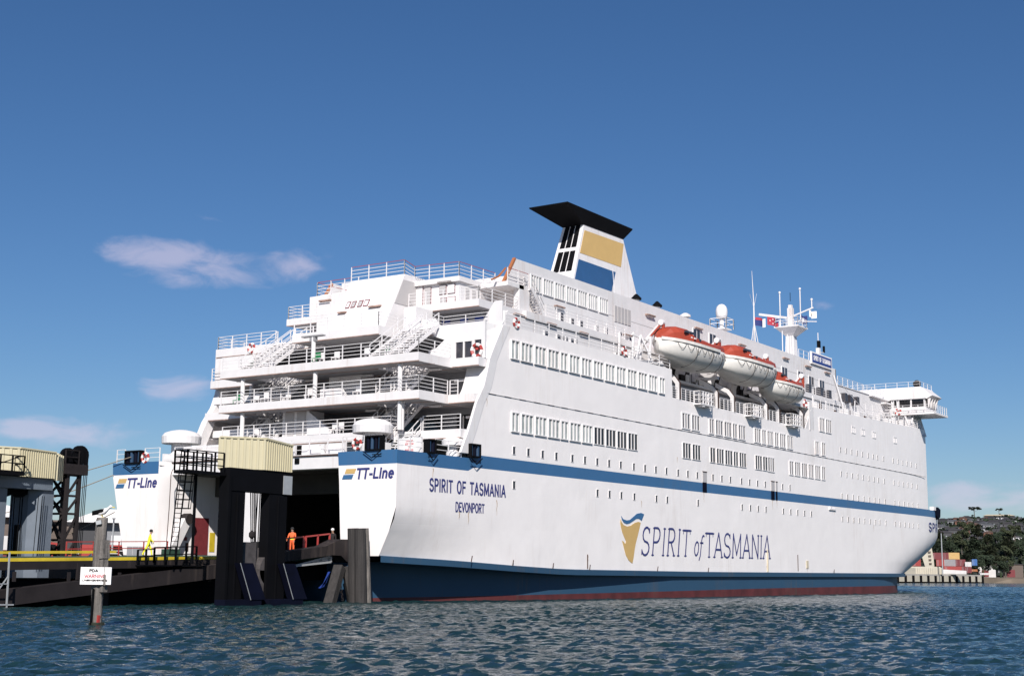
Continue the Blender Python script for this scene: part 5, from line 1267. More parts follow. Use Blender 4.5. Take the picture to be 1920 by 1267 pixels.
for (u0, u1) in ((65, 103), (-34, 15)):
    x0, x1 = px_x(u0, YF + .3), px_x(u1, YF + .3); m = MB(); m.prism([(x0 + .1, YF + 1.2), (x0 + .75, YF + .5), (x1, YF + .5), (x1, YF + 3.2), (x0 + .1, YF + 3.2)], 2, 0, 7.45); fpart('column', m, STEELG)
m = MB(); xs_ = px_x(43, YF + .6); m.tube((xs_ - .8, YF + 1.4, 7.45), (xs_ - .8, YF + 1.9, 7.45), .55, n=14); m.tube((xs_ + .35, YF + 1.4, 7.45), (xs_ + .35, YF + 1.9, 7.45), .55, n=14); m.box(xs_ - 1.3, xs_ + .9, YF + 1.3, YF + 2.0, 7.1, 7.5); fpart('sheave_block', m, STEELK)
m = MB()
for u in (22, 26, 37, 41.5, 47, 55, 59, 62): m.tube((px_x(u, YF + 1.6), YF + 1.6, 7.3), (px_x(u, YF + 1.6) + random.uniform(-.1, .1), YF + 1.6, 2.2), .035, n=5)
for u in (68, 75, 79): m.tube((px_x(u + 3, YF), YF, 7.0), (px_x(u, YF), YF, 2.4), .025, n=5)
m.box(px_x(34, YF + 2), px_x(39, YF + 2), YF + 2, YF + 2.3, 2.2, 5.0); m.tube((px_x(43, YF + 2), YF + 2, 2.6), (px_x(43, YF + 2), YF + 2.5, 2.6), .6, n=14)
fpart('hoist_cable', m, STEELK)
m = MB(); xa_ = px_x(30, YF, 888); m.box(xa_ - 6, xa_, YF - .9, YF + .3, 8.25, 8.55); m.rail([(xa_ - 5.8, YF - .85, 8.55), (xa_, YF - .85, 8.55), (xa_, YF + .2, 8.55)], h=1.05, n=2, sp=.9, t=.07, pt=.09); m.beam((xa_ - 3, YF - .8, 8.6), (xa_ - .5, YF - .8, 9.5), .06)
fpart('access_platform', m, STEELK)

lt = thing('lattice_tower', 'dark steel lattice tower with sheaves on top, adjoining the blue-grey hoist tower', 'lattice tower', (-4.6, 13.5, 0))
LT = Vector((-4.6, 13.5, 0)); Y1 = 13.0
x0, x1 = W_(126, 900, 1, Y1).x, W_(148, 900, 1, Y1).x; xl = W_(103, 940, 1, Y1 + 1.5).x
m = MB()
for (x, y) in ((x0, Y1), (x1, Y1), (x0 - .2, Y1 + 1.8), (x1 + .1, Y1 + 1.8)): m.beam((x, y, 2), (x, y, 8.8), .26, .26)
zs = [2.4, 4.0, 5.9, 7.2, 8.7]
for za, zc in zip(zs, zs[1:]):
    m.beam((x0, Y1 - .05, za), (x1, Y1 - .05, zc), .14); m.beam((x1, Y1 + 1.8, za), (x0, Y1 + 1.8, zc), .14); m.beam((x0, Y1, zc), (x0 - .2, Y1 + 1.8, za), .14); m.beam((x0, Y1, za), (x0 - .2, Y1 + 1.8, zc), .14); m.beam((x0, Y1, zc), (x1, Y1, zc), .16); m.beam((x0, Y1, zc), (x0 - .2, Y1 + 1.8, zc), .16)
obj('lattice', MB.xform(m, Matrix.Translation(-LT)), STEELB, lt)
m = MB(); m.box(x0 - .5, x1 + .5, Y1 - .35, Y1 + 2.2, 8.75, 9.5); m.rail([(x0 - .5, Y1 - .3, 9.5), (x0 + .7, Y1 - .3, 9.5)], h=1.0, n=2, t=.05, pt=.07)
obj('platform', MB.xform(m, Matrix.Translation(-LT)), STEELB, lt)
m = MB(); m.tube((x1 - .1, Y1 - .2, 10.2), (x1 - .1, Y1 + .1, 10.2), .72, n=18); m.tube((x0 + .5, Y1 + .6, 10.1), (x0 + .5, Y1 + .9, 10.1), .65, n=18); m.box(x0 - .2, x1 - .2, Y1, Y1 + .5, 9.5, 9.9); m.box(x1 + .3, x1 + .5, Y1 - .3, Y1, 9.3, 10.5)
obj('sheave', MB.xform(m, Matrix.Translation(-LT)), STEELK, lt)
m = MB()
for dx in (.25, .4, .55): m.tube((x1 + dx, Y1 - .2, 9.6), (x1 + dx - .12, Y1 - .2, 2.2), .03, n=5)
obj('hoist_cable', MB.xform(m, Matrix.Translation(-LT)), STEELK, lt)

# mooring lines from the port horn
def rope(name, p, q, sag, label, r=.035):
    m = MB(); p = Vector(p); q = Vector(q); pts = [p.lerp(q, t / 12) - Vector((0, 0, sag * 4 * (t / 12) * (1 - t / 12))) for t in range(13)]
    m.wire(pts, r, 5); return tag(obj(name, m, ROPE), label, 'rope', 'mooring ropes of the ferry')
sw = lambda P: MS @ Vector(P)
pr = sw((-.2, 11.6, 10.3))
rope('mooring_rope', pr, W_(-60, 930, 1, 30), .3, 'upper mooring rope from the blue rollers of the left stern horn')
rope('mooring_rope', sw((-.1, 13.6, 9.0)), W_(-40, 975, 1, 28), .2, 'middle mooring rope leaving the left stern horn below its blue band')
rope('mooring_rope', sw((-.1, 13.2, 6.2)), W_(60, 1030, 1, 26), .1, 'lowest mooring rope running from the left stern horn down to the quay')

# timber dolphin, raking fender legs, warning post
td = thing('timber_dolphin', 'cluster of tall weathered timber piles beyond the ramp end, against the ferry hull', 'pile cluster', (-1.4, -12.2, 0))
dq = W_(678, 1130, 2, 0)
for k, (u0, u1, ub0, ub1, dy) in enumerate(((655, 669, 657, 672, .5), (668, 682, 668, 684, -.1), (680, 689, 682, 694, 0.1), (683, 686, 686, 694, .9))):
    a0 = W_(u0, 990, 1, dq.y + dy); a1 = W_(u1, 990, 1, dq.y + dy); b0 = W_(ub0, 1130, 1, dq.y + dy); b1 = W_(ub1, 1130, 1, dq.y + dy)
    ca, cb = (a0 + a1) / 2, (b0 + b1) / 2; ra, rb = abs(a1.x - a0.x) / 2 * .98, abs(b1.x - b0.x) / 2 * .98
    ca.z = min(ca.z, 4.75); m = MB(); m.tube(cb + (cb - ca).normalized() * 2.0 - Vector((dq.x * 0, 0, 0)), ca, rb, ra, 14)
    m.v = [tuple(Vector(v) - Vector((-1.4, -12.2, 0))) for v in m.v]; obj('pile', m, TIMBER if k == 2 else TIMBERD, td)
fl = thing('raking_fender_legs', 'pair of leaning dark timber legs with chains under the end of the ramp beam', 'fender legs', (-1.8, -10.6, 0))
for (u0, v0, u1, v1, w) in ((637, 1062, 618, 1131, .62), (647, 1062, 660, 1131, .45), (655, 1066, 668, 1131, .4)):
    a = W_(u0, v0, 1, -10.6); b = W_(u1, v1, 1, -10.9); m = MB(); m.beam(a - Vector((-1.8, -10.6, 0)), b + (b - a) * .2 - Vector((-1.8, -10.6, 0)), w, w * .9); obj('leg', m, TIMBERD, fl)
m = MB(); a = W_(668, 1058, 1, -10.9)
for k in range(9): c = a - Vector((0, 0, .2 + k * .24)) - Vector((-1.8, -10.6, 0)); m.torus(c, (1, 0, 0) if k % 2 else (0, 1, 0), .09, .03, 8, 5, (0, 0))
a = W_(637, 1085, 1, -10.9); b = W_(643, 1128, 1, -10.9)
for k in range(10): c = a.lerp(b, k / 10) - Vector((-1.8, -10.6, 0)); m.torus(c, (1, 0, 0) if k % 2 else (0, 1, 0), .07, .022, 8, 5, (0, 0))
obj('chain', m, STEELB, fl)
m = MB(); a = W_(601, 1102, 1, -9.6); m.prism([(a.x, a.z), (a.x + .55, a.z + .35), (a.x + .9, a.z + 1.05), (a.x + .35, a.z + .1)], 1, -9.6, -9.4); obj('blue_guard', MB.xform(m, Matrix.Translation(Vector((1.8, 10.6, 0)))), SIGNBLUE, fl)

P0 = W_(178, 1174, 2, 0)
tp = thing('timber_post', 'grey weathered timber post standing in the water, split near its foot', 'post', P0)
DP = (P0 - CAM).length; S1 = DP / F_PX       # metres per photo pixel there
ex_ = Vector((CR.x, CR.y, 0)).normalized(); ey_ = Vector((-ex_.y, ex_.x, 0))
def loc(px, pz, dy=0.0): return ex_ * (px * S1) + Vector((0, 0, pz * S1)) + ey_ * dy
m = MB()
prof = [(-14, 3.5, 9.5), (0, 2.5, 9.5), (40, 1.2, 9.5), (72, .5, 9.8), (110, .5, 10), (150, 1, 10.2), (186, 1.8, 10.0), (190, 2.2, 9.2)]
rings = []
random.seed(5)
for (z, dx, r) in prof:
    rr = []
    for i in range(16):
        t = 2 * math.pi * i / 16; q = r * S1 * (1 + .10 * math.sin(i * 2.7 + z * .02) + .05 * math.sin(i * 5.1)); rr.append(loc(dx, z) + (ex_ * math.cos(t) + ey_ * math.sin(t)) * q)
    rings.append(rr)
m.loft(rings); obj('post_shaft', m, TIMBER, tp, True)
m = MB(); m.beam(loc(9, 150, -.1), loc(11.5, 118, -.14), .22, .3); m.beam(loc(11.5, 118, -.14), loc(13, 60, -.14), .16, .22); obj('split_plank', m, TIMBER, tp)
m = MB(); m.beam(loc(-3.2, 66, -.235), loc(-4.2, 1, -.235), .055, .06); obj('split_gap', m, BLACK, tp)
m = MB(); m.beam(loc(7.8, 20, -.16), loc(7.0, 3, -.16), .07, .09); obj('red_float', m, REDP, tp)
m = MB(); m.lathe([(.275, -.3), (.275, .09), (.262, .15)], loc(2.4, 0), 16); obj('weed_band', m, mat('weed', (.018, .022, .012), .9, var=.6, vscale=6), tp)
m = MB(); m.beam(loc(-5, 180, -.24), loc(4, 182, -.24), .1, .14); obj('bracket', m, GALV, tp)
ws = thing('warning_sign', 'white warning board fixed across the timber post in the water', 'sign', P0)
m = MB(); m.v = []; zc = 87
def board(mb, p0, p1, z0, z1, dy, t=.05, k=0):
    a, b, c, d = loc(p0, z0, dy), loc(p1, z0, dy), loc(p1, z1, dy), loc(p0, z1, dy); o = ey_ * t
    mb.add([a, b, c, d, a + o, b + o, c + o, d + o], [(3, 2, 1, 0), (4, 5, 6, 7), (0, 1, 5, 4), (1, 2, 6, 5), (2, 3, 7, 6), (3, 0, 4, 7)], k)
board(m, -26, 15.5, 73, 103, -.34); board(m, 15.9, 28, 73, 103, -.33)
obj('board', m, SIGNW, ws)
m = MB(); board(m, 15.2, 15.7, 72, 102, -.36, .03); board(m, 16, 19, 72, 90, -.37, .04); obj('batten', m, TIMBER, ws)
nx = ex_; m = MB(); lettering('PDA', loc(-10.5, 95, -.345), nx, (0, 0, 1), .085, .30, .022, mb=m, depth=.004); lettering('LINE', loc(-22, 79, -.345), nx, (0, 0, 1), .05, .22, .012, mb=m, depth=.004); lettering('WINCH', loc(-14, 79, -.345), nx, (0, 0, 1), .05, .30, .012, mb=m, depth=.004); lettering('OVERHEAD', loc(-3, 79, -.345), nx, (0, 0, 1), .05, .50, .012, mb=m, depth=.004)
obj('small_lettering', m, STEELB, ws)
m = MB(); lettering('WARNING', loc(-18.5, 84.8, -.345), nx, (0, 0, 1), .11, .74, .020, mb=m, depth=.004); obj('red_lettering', m, SIGNRED, ws)

def skinned(name, verts, edges, radii, mats, parent, matf, sub=2, root=0):
    me = bpy.data.meshes.new(name); me.from_pydata([tuple(v) for v in verts], edges, [])
    o = bpy.data.objects.new(name, me); COL.objects.link(o)
    o.modifiers.new('skin', 'SKIN'); me.skin_vertices
    if not me.skin_vertices: return o
    for i, r in enumerate(radii):
        sv = me.skin_vertices[0].data[i]; sv.radius = (r, r) if not isinstance(r, tuple) else r; sv.use_root = (i == root)
    s = o.modifiers.new('sub', 'SUBSURF'); s.levels = sub; s.render_levels = sub
    dg = bpy.context.evaluated_depsgraph_get(); ev = o.evaluated_get(dg); nm = bpy.data.meshes.new_from_object(ev)
    bpy.data.objects.remove(o); nm.name = name
    o = bpy.data.objects.new(name, nm); COL.objects.link(o)
    nm.materials.clear()
    for q in mats: nm.materials.append(q)
    for p in nm.polygons:
        p.use_smooth = True; p.material_index = matf(p.center)
    if parent: o.parent = parent
    return o
def person(label, loc_, rz, suit, stride=.0, helmet=None, arms=(0, 0), vest=None, lean=0.0, group=None):
    root = thing('person', label, 'person', loc_, rz, group)
    # facing +x; one vertex per joint
    L = lean
    J = [(0, 0, .95), (L * .4, 0, 1.15), (L * .8, 0, 1.38), (L, 0, 1.50), (L + .03, 0, 1.60), (L + .05, 0, 1.70), (L + .03, 0, 1.78)]
    rad = [(.155, .12), (.15, .115), (.17, .12), .06, .085, .1, .07]
    E = [(0, 1), (1, 2), (2, 3), (3, 4), (4, 5), (5, 6)]
    for sg in (1, -1):
        st = stride * sg; b = len(J)
        J += [(0, sg * .10, .88), (st * .22, sg * .11, .49), (st * .30 - (.12 if st < 0 else 0), sg * .11, .10 + (.05 if st < 0 else 0)), (st * .30 + .13 - (.10 if st < 0 else 0), sg * .12, .05)]
        rad += [.10, .068, .05, .045]; E += [(0, b), (b, b + 1), (b + 1, b + 2), (b + 2, b + 3)]
        a = arms[0] if sg > 0 else arms[1]; b = len(J)
        J += [(L * .9, sg * .20, 1.41), (L * .9 + a * .14, sg * .25, 1.14), (L * .9 + a * .36 + .04, sg * .22, .95 + abs(a) * .12)]
        rad += [.065, .05, .038]; E += [(2, b), (b, b + 1), (b + 1, b + 2)]
        # hand: palm, four fingers and a thumb
        hb = len(J); hx, hy, hz = J[-1]
        J += [(hx + .02, hy, hz - .09)]; rad += [.03]; E += [(hb - 1, hb)]
        for k, (dy, ln) in enumerate(((-.027, .075), (-.009, .085), (.009, .08), (.027, .065))):
            J += [(hx + .03, hy + dy, hz - .09 - ln * .6), (hx + .055, hy + dy, hz - .09 - ln)]; rad += [.0095, .008]; E += [(hb, len(J) - 2), (len(J) - 2, len(J) - 1)]
        J += [(hx + .07, hy - sg * .03, hz - .10)]; rad += [.010]; E += [(hb, len(J) - 1)]
    def mf(c):
        if c.z > 1.50: return 1
        if abs(c.y) > .2 and .6 < c.z < .96: return 1
        if c.z < .12: return 2
        if vest and 1.02 < c.z < 1.16 and abs(c.y) < .2: return 3
        return 0
    skinned('body', J, E, rad, [suit, SKIN, TYRE, vest or suit], root, mf)
    m = MB(); m.lathe([(.115, -.02), (.118, .05), (.10, .11), (.05, .145), (.005, .15)], (L + .03, 0, 1.70), 16)
    obj('helmet' if helmet else 'hair', m, helmet or TYRE, root, True)
    m = MB()
    for sg in (1, -1): m.lathe([(.002, -.012), (.012, 0), (.002, .012)], (L + .142, sg * .035, 1.685), 8)
    m.box(L + .13, L + .165, -.012, .012, 1.63, 1.67); m.box(L + .12, L + .135, -.025, .025, 1.595, 1.605)
    obj('face', m, SKIN, root)
    return root
pf = W_(277, 1047, 1, 3.2)
person('worker in a full yellow waterproof suit walking along the ramp with head bowed', (pf.x, 3.2, zr(pf.x) + .02), R(-40), HIVIS, stride=.85, arms=(.2, .45), lean=.10)
pf = W_(547, 1033, 1, -6.2)
person('worker in orange overalls with a yellow waistband standing on the ramp by the red railing', (pf.x, -6.2, pf.z - .25), R(205), HIORANGE, arms=(.6, 1.1), vest=HIVIS)
pf = W_(538, 1033, 1, -7.9)
person('worker in a yellow vest half hidden behind the black hoist tower column', (pf.x, -7.4, 3.05), R(-30), STEELN, arms=(.4, .2), vest=HIVIS, helmet=SIGNW)
pf = W_(643, 1010, 1, -7.4)
person('worker in a white helmet behind the end of the ramp beam', (pf.x - .5, -6.9, 3.05), R(200), STEELB, helmet=SIGNW, arms=(.3, .3))

sg_ = thing('seagull', 'black-backed white gull perched on top of the timber post', 'bird', P0 + loc(0, 191))
m = MB(); base = Vector((0, 0, 0))
rings = []
for (x, r, z) in ((-.30, .015, .12), (-.18, .07, .14), (-.02, .12, .17), (.12, .11, .21), (.20, .075, .27), (.25, .062, .33), (.29, .062, .37), (.34, .045, .37), (.37, .012, .36)):
    rings.append([ex_ * x + Vector((0, 0, z)) + (ey_ * math.cos(t) + Vector((0, 0, 1)) * math.sin(t)) * r for t in [k * math.pi / 5 for k in range(10)]])
m.loft(rings); obj('body', m, SIGNW, sg_, True)
for s2 in (1, -1):
    m = MB(); m.loft([[ex_ * x + Vector((0, 0, z)) + ey_ * (s2 * (y + .012)) + Vector((0, 0, dz)) for (y, dz) in ((w_ * .9, .05), (w_, -.02), (w_ * .6, -.08), (w_ * .4, .08))] for (x, z, w_) in ((-.34, .13, .03), (-.18, .165, .09), (-.02, .20, .13), (.09, .215, .10))]); obj('wing', m, BLACK, sg_)
m = MB(); m.beam(ex_ * .36 + Vector((0, 0, .36)), ex_ * .45 + Vector((0, 0, .345)), .025, .03); obj('beak', m, YELLOW, sg_)
m = MB()
for s2 in (1, -1): m.beam(ex_ * .02 + ey_ * s2 * .04 + Vector((0, 0, .08)), ex_ * .02 + ey_ * s2 * .04, .015); m.beam(ex_ * .02 + ey_ * s2 * .04, ex_ * .08 + ey_ * s2 * .05, .02, .012)
obj('leg', m, YELLOW, sg_)

st = thing('steel_frame', 'thin galvanised ladder frame standing in the water beside the dark ramp', 'frame', W_(12, 1136, 1, -10.5))
SO = W_(12, 1136, 1, -10.5); m = MB()
def fr(u0, v0, u1, v1, w=.07): m.beam(W_(u0, v0, 1, -10.5) - SO, W_(u1, v1, 1, -10.5) - SO, w)
fr(18, 1035, 12, 1140); fr(-40, 1133, 25, 1133); fr(-40, 1094, 14, 1094, .05); fr(-2, 1104, 15, 1080, .05); fr(-30, 1035, -36, 1140)
obj('frame_tubes', m, GALV, st)

# ================================================================== terminal behind the ramp (left)
def frame_at(u, D):      # local frame at a ground point: ex to the right of the view, ey away
    a = AZ - math.atan((u - 960) / 2612.0); return gp(u, D), a
def sz(px, D): return px * D / F_PX
def building(u0, u1, ytop, ybase, D, depth, wall, roof, label, rooft='flat', windows=(), zg=2.1, cat='building', rise=0.0, eave=0.0):
    """box building seen between columns u0..u1; rows give its heights"""
    c, a = frame_at((u0 + u1) / 2, D); w = sz(u1 - u0, D)
    hor = 1066 + (((u0 + u1) / 2) - 0) * .0124        # horizon row at this column
    h = sz(hor - ytop, D) + CAM.z - zg
    root = thing('terminal_building', label, cat, (c.x, c.y, zg), a - math.pi / 2)
    m = MB(); m.box(-w / 2, w / 2, 0, depth, -1, h); obj('wall', m, wall, root)
    m = MB()
    if rise > 0: m.prism([(-w / 2 - eave, h), (w / 2 + eave, h), (w * .1, h + rise), (-w * .1, h + rise)], 1, -eave, depth + eave)
    else: m.box(-w / 2 - eave, w / 2 + eave, -eave, depth + eave, h, h + .25)
    obj('roof', m, roof, root)
    for (fx0, fx1, fz0, fz1, mt) in windows:
        m = MB(); m.box(-w / 2 + w * fx0, -w / 2 + w * fx1, -.06, .02, h * fz0, h * fz1); obj('window', m, mt, root)
    return root
SHEDG = mat('shed_grey', (.22, .225, .24), .7, var=.15); SHEDR = mat('shed_white_roof', (.74, .72, .72), .5, var=.06); SHEDB = mat('shed_brown', (.13, .10, .085), .8, var=.2); DARKW = mat('dark_wall', (.05, .05, .055), .8)
building(-70, 62, 975, 1045, 190, 22, SHEDB, SHEDR, 'terminal shed with a wide white roof behind the blue-grey hoist tower', rise=1.6, eave=1.2, windows=((.45, .7, .1, .45, CREAM2), (.75, .95, .3, .6, DARKW), (.2, .4, .2, .6, MAROON)))
building(60, 160, 984, 1045, 205, 16, SHEDB, SHEDB, 'low brown terminal building seen through the lattice tower', eave=.8, windows=((.1, .3, .15, .4, CREAM2), (.5, .9, .3, .6, DARKW)))
building(146, 262, 986, 1045, 180, 26, SHEDG, SHEDR, 'grey shed with a sloping white roof beside the left stern horn', rise=1.7, eave=1.4, windows=((.0, .32, .35, .98, DARKW), (.55, .70, .18, .72, SHEDR), (.72, .76, .1, .6, DARKW), (.4, .5, .05, .4, SHEDB)))
def vehicle(kind, L, Wd, H, col, label, u, D, rz, zg=2.12):
    c, a = frame_at(u, D); root = thing('parked_' + kind, label, kind, (c.x, c.y, zg), a - math.pi / 2 + rz, 'vehicles at the terminal')
    m = MB()
    if kind == 'car':
        sec = [(-L / 2, .45), (-L / 2 + .05, .85), (-L * .36, .95), (-L * .24, H), (L * .14, H), (L * .30, .98), (L * .47, .82), (L / 2, .5), (L / 2, .3), (-L / 2, .3)]
        gl = [(-L * .34, .98), (-L * .24, H - .06), (L * .13, H - .06), (L * .27, 1.0)]
    elif kind == 'van':
        sec = [(-L / 2, .35), (-L / 2, H - .1), (-L / 2 + .15, H), (L * .30, H), (L * .42, 1.15), (L / 2, .95), (L / 2, .35)]
        gl = [(L * .02, 1.15), (L * .02, H - .15), (L * .28, H - .15), (L * .38, 1.15)]
    else:
        sec = [(L * .22, .5), (L * .22, H * .8), (L * .30, H * .85), (L * .46, H * .8), (L / 2, H * .45), (L / 2, .5)]
        gl = [(L * .30, H * .5), (L * .30, H * .76), (L * .44, H * .74), (L * .47, H * .5)]
    m.prism(sec, 1, -Wd / 2, Wd / 2); 
    obj('body', m, col, root)
    if kind == 'truck': m = MB(); m.box(-L / 2, L * .2, -Wd / 2, Wd / 2, .9, H); m.box(-L / 2, L * .45, -Wd / 2 + .2, Wd / 2 - .2, .5, .9); obj('cargo_box', m, CWHITE, root)
    m = MB(); m.prism(gl, 1, -Wd / 2 - .02, Wd / 2 + .02); obj('window', m, DARKGLASS, root)
    for sx in (-.32, .32):
        for sy in (-1, 1):
            m = MB(); m.tube((sx * L, sy * (Wd / 2 - .2), .33), (sx * L, sy * (Wd / 2 + .01), .33), .33, n=14); w = obj('wheel', m, TYRE, root); m = MB(); m.tube((sx * L, sy * (Wd / 2), .33), (sx * L, sy * (Wd / 2 + .02), .33), .18, n=10); obj('rim', m, GALV, w)
    m = MB()
    for sy in (-.6, .6): m.box(L / 2 - .02, L / 2 + .03, sy * Wd / 2 - .15, sy * Wd / 2 + .15, .65, .8)
    obj('headlight', m, SIGNW, root)
    return root
vehicle('van', 4.9, 1.9, 2.0, REDP, 'dark red van with white windows parked beside the left stern horn', 205, 128, R(5))
vehicle('car', 4.4, 1.75, 1.42, CWHITE, 'white car parked right behind the timber post, low on the ramp side', 205, 108, R(12), 1.75)
vehicle('car', 4.4, 1.75, 1.45, CWHITE, 'white hatchback next to the dark red van, half hidden by the ferry horn', 236, 124, R(0))
vehicle('truck', 9, 2.4, 3.4, REDP, 'truck with a white box body behind the hoist cables of the blue-grey tower', 36, 160, R(8))
vehicle('car', 4.5, 1.75, 1.45, CRED, 'red car behind the foot of the lattice tower', 106, 120, R(15))
vehicle('car', 4.5, 1.75, 1.42, CWHITE, 'white car seen between the lattice tower and the timber post', 156, 150, R(-5))
vehicle('car', 4.5, 1.75, 1.42, CMAR, 'maroon car low behind the left-hand hoist column', 22, 126, R(3))
c, a = frame_at(165, 116); fe = thing('barrier_fence', 'orange safety barrier with posts between the lattice tower and the timber post', 'barrier', (c.x, c.y, 2.1), a - math.pi / 2)
m = MB(); m.box(-2.2, 2.0, 0, .05, .25, .95); obj('panel', m, mat('faded_orange', (.33, .07, .035), .8), fe)
for k in range(4): m = MB(); m.tube((-2.2 + k * 1.4, .0, 0), (-2.2 + k * 1.4, 0, 1.15), .05, n=6); obj('post', m, GALV, fe)
def lamp(u, D, ytop, label, zg=2.1, kind='lamp_post', hor=1070, head=True):
    c, a = frame_at(u, D); h = sz(hor - ytop, D) + CAM.z - zg; root = thing(kind, label, 'lamp post', (c.x, c.y, zg), a - math.pi / 2)
    m = MB(); m.tube((0, 0, 0), (0, 0, h), h * .012 + .05, h * .008 + .03, 8); obj('pole', m, GALV, root)
    m = MB(); m.box(-.15, .15, -.5, .5, h, h + .12) if head else m.box(-.3, .3, -.3, .3, h - .2, h + .4); obj('lamp_head', m, GALV if head else STEELB, root)
    return root
lamp(213, 118, 980, 'thin pale pole in front of the grey shed beside the left stern horn')
lamp(112, 150, 985, 'short pale lamp post behind the lattice tower')
c, a = frame_at(200, 172); rs = thing('no_entry_sign', 'round red and white traffic sign in front of the grey shed', 'road sign', (c.x, c.y, 2.1), a - math.pi / 2)
m = MB(); m.tube((0, 0, 0), (0, 0, 2.6), .05, n=6); obj('pole', m, GALV, rs)
m = MB(); m.tube((0, -.08, 2.8), (0, -.03, 2.8), .5, n=20); f_ = obj('sign_disc', m, REDP, rs); m = MB(); m.box(-.3, .3, -.10, -.08, 2.7, 2.9); obj('bar', m, SIGNW, f_)
c, a = frame_at(242, 112); 
for i, u in enumerate((246, 257, 268)):
    c, a = frame_at(u, 101.0); b_ = thing('concrete_block', 'grey slotted barrier block by the left stern horn, ' + ('leftmost of three', 'middle of three', 'rightmost of three')[i], 'barrier', (c.x, c.y, 2.45), a - math.pi / 2, 'grey slotted barrier blocks')
    m = MB(); m.box(-.2, .2, 0, .4, 0, 1.15); obj('block', m, SHEDG, b_); m = MB(); m.box(-.10, .12, -.02, .01, .1, .4); obj('slot', m, BLACK, b_)

# ================================================================== far shore (right)
def ridge(u): return ip(u, [1300, 1500, 1640, 1760, 1800, 1835, 1870, 1900, 1925, 1990, 2150, 2400], [1055, 1020, 998, 989, 985, 984, 980, 979, 983, 992, 1005, 1030])
HOR_R = lambda u: 1066 + u * .0124
def hill_h(u, t):
    """height along the slope, t = 0 at the foot, 1 at the ridge"""
    D = 600 + 560 * t; top = sz(HOR_R(u) - ridge(u), 1160) + CAM.z
    bumps = 1.6 * math.sin(u * .045 + t * 9) + 1.0 * math.sin(u * .11 - t * 17)
    return D, 3.0 + (top - 3.0) * (t ** .85) + bumps * math.sin(math.pi * min(1, t)) 
hm = MB(); US = list(range(1240, 2460, 14)); TS = [i / 20 for i in range(21)] + [1.1, 1.3]
gr = []
for t in TS:
    row = []
    for u in US:
        if t <= 1: D, h = hill_h(u, t)
        else: D, h = 600 + 560 * t, hill_h(u, 1)[1] - (t - 1) * 60
        row.append(tuple(gp(u, D, h)))
    gr.append(row)
for i in range(len(TS) - 1):
    for j in range(len(US) - 1): hm.quad(gr[i][j], gr[i][j + 1], gr[i + 1][j + 1], gr[i + 1][j])
HILL = mat('hill_scrub', (.020, .030, .016), .95, col2=(.008, .012, .008), vscale=.05, var=.3)
struct('hill', hm, HILL, True)
m = MB(); q0, q1 = gp(1560, 470), gp(1848, 548)
def shore(u, D, z): return tuple(gp(u, D, z))
m.add([shore(1500, 433, 2.2), shore(1845, 548, 2.2), shore(1905, 566, 1.9), shore(2100, 560, 1.6), shore(2500, 600, 1.6), shore(2500, 900, 4), shore(1400, 900, 4), shore(1400, 500, 2.2)], [(0, 1, 2, 3, 4, 5, 6, 7)])
lo = [shore(1500, 433, -1), shore(1845, 548, -1), shore(1895, 558, -1), shore(2100, 548, -1), shore(2500, 590, -1)]; hi = [shore(1500, 433, 2.2), shore(1845, 548, 2.2), shore(1905, 566, 1.9), shore(2100, 560, 1.6), shore(2500, 600, 1.6)]
for k in range(4): m.quad(lo[k], lo[k + 1], hi[k + 1], hi[k])
SHORE = mat('shore_ground', (.17, .135, .10), .95, var=.3, vscale=.08, bump=.4, bscale=.5)
struct('shore_ground', m, SHORE)
wf = thing('wharf', 'long pale concrete wharf with dark fender bays on the far shore beyond the bow', 'wharf', gp(1700, 480))
WZ = gp(1700, 480)
def wpt(f, z, back=0.0): p = gp(1520, 426, z).lerp(gp(1846, 536, z), f); d = (gp(1846, 536) - gp(1520, 426)).normalized(); n = Vector((-d.y, d.x, 0)); return p + n * back - WZ
m = MB()
m.add([wpt(0, 3.1), wpt(1, 3.1), wpt(1, 3.1, 14), wpt(0, 3.1, 14), wpt(0, 2.2), wpt(1, 2.2), wpt(1, 2.2, 14), wpt(0, 2.2, 14)], [(0, 1, 2, 3), (7, 6, 5, 4), (0, 4, 5, 1), (1, 5, 6, 2), (2, 6, 7, 3), (3, 7, 4, 0)]); obj('deck', m, CONC, wf)
m = MB(); nb = 22
for k in range(nb):
    f0, f1 = k / nb + .009, (k + 1) / nb - .009
    a, b, c, d = wpt(f0, .45, -.35), wpt(f1, .45, -.35), wpt(f1, 2.45, -.35), wpt(f0, 2.45, -.35); o = [Vector(x) for x in (wpt(f0, .45, .4), wpt(f1, .45, .4), wpt(f1, 2.45, .4), wpt(f0, 2.45, .4))]
    m.add([a, b, c, d] + o, [(0, 1, 2, 3), (3, 2, 6, 7), (0, 4, 5, 1), (0, 3, 7, 4), (1, 5, 6, 2)])
obj('face_panel', m, CREAM2, wf)
m = MB()
for k in range(nb + 1):
    f = k / nb; p = wpt(f, 0, -.2); m.tube(p + Vector((0, 0, -1)), p + Vector((0, 0, 2.6)), .55, n=8)
m.quad(wpt(0, -.5, 1.2), wpt(1, -.5, 1.2), wpt(1, 2.2, 1.2), wpt(0, 2.2, 1.2)); obj('fender_pile', m, BLACK, wf)
m = MB(); f0, f1 = .44, .98; m.quad(wpt(0.30, 3.1, 1.0), wpt(.58, 3.1, 1.0), wpt(.58, 5.2, 1.0), wpt(.30, 5.2, 1.0)); obj('parapet', m, CREAM2, wf)

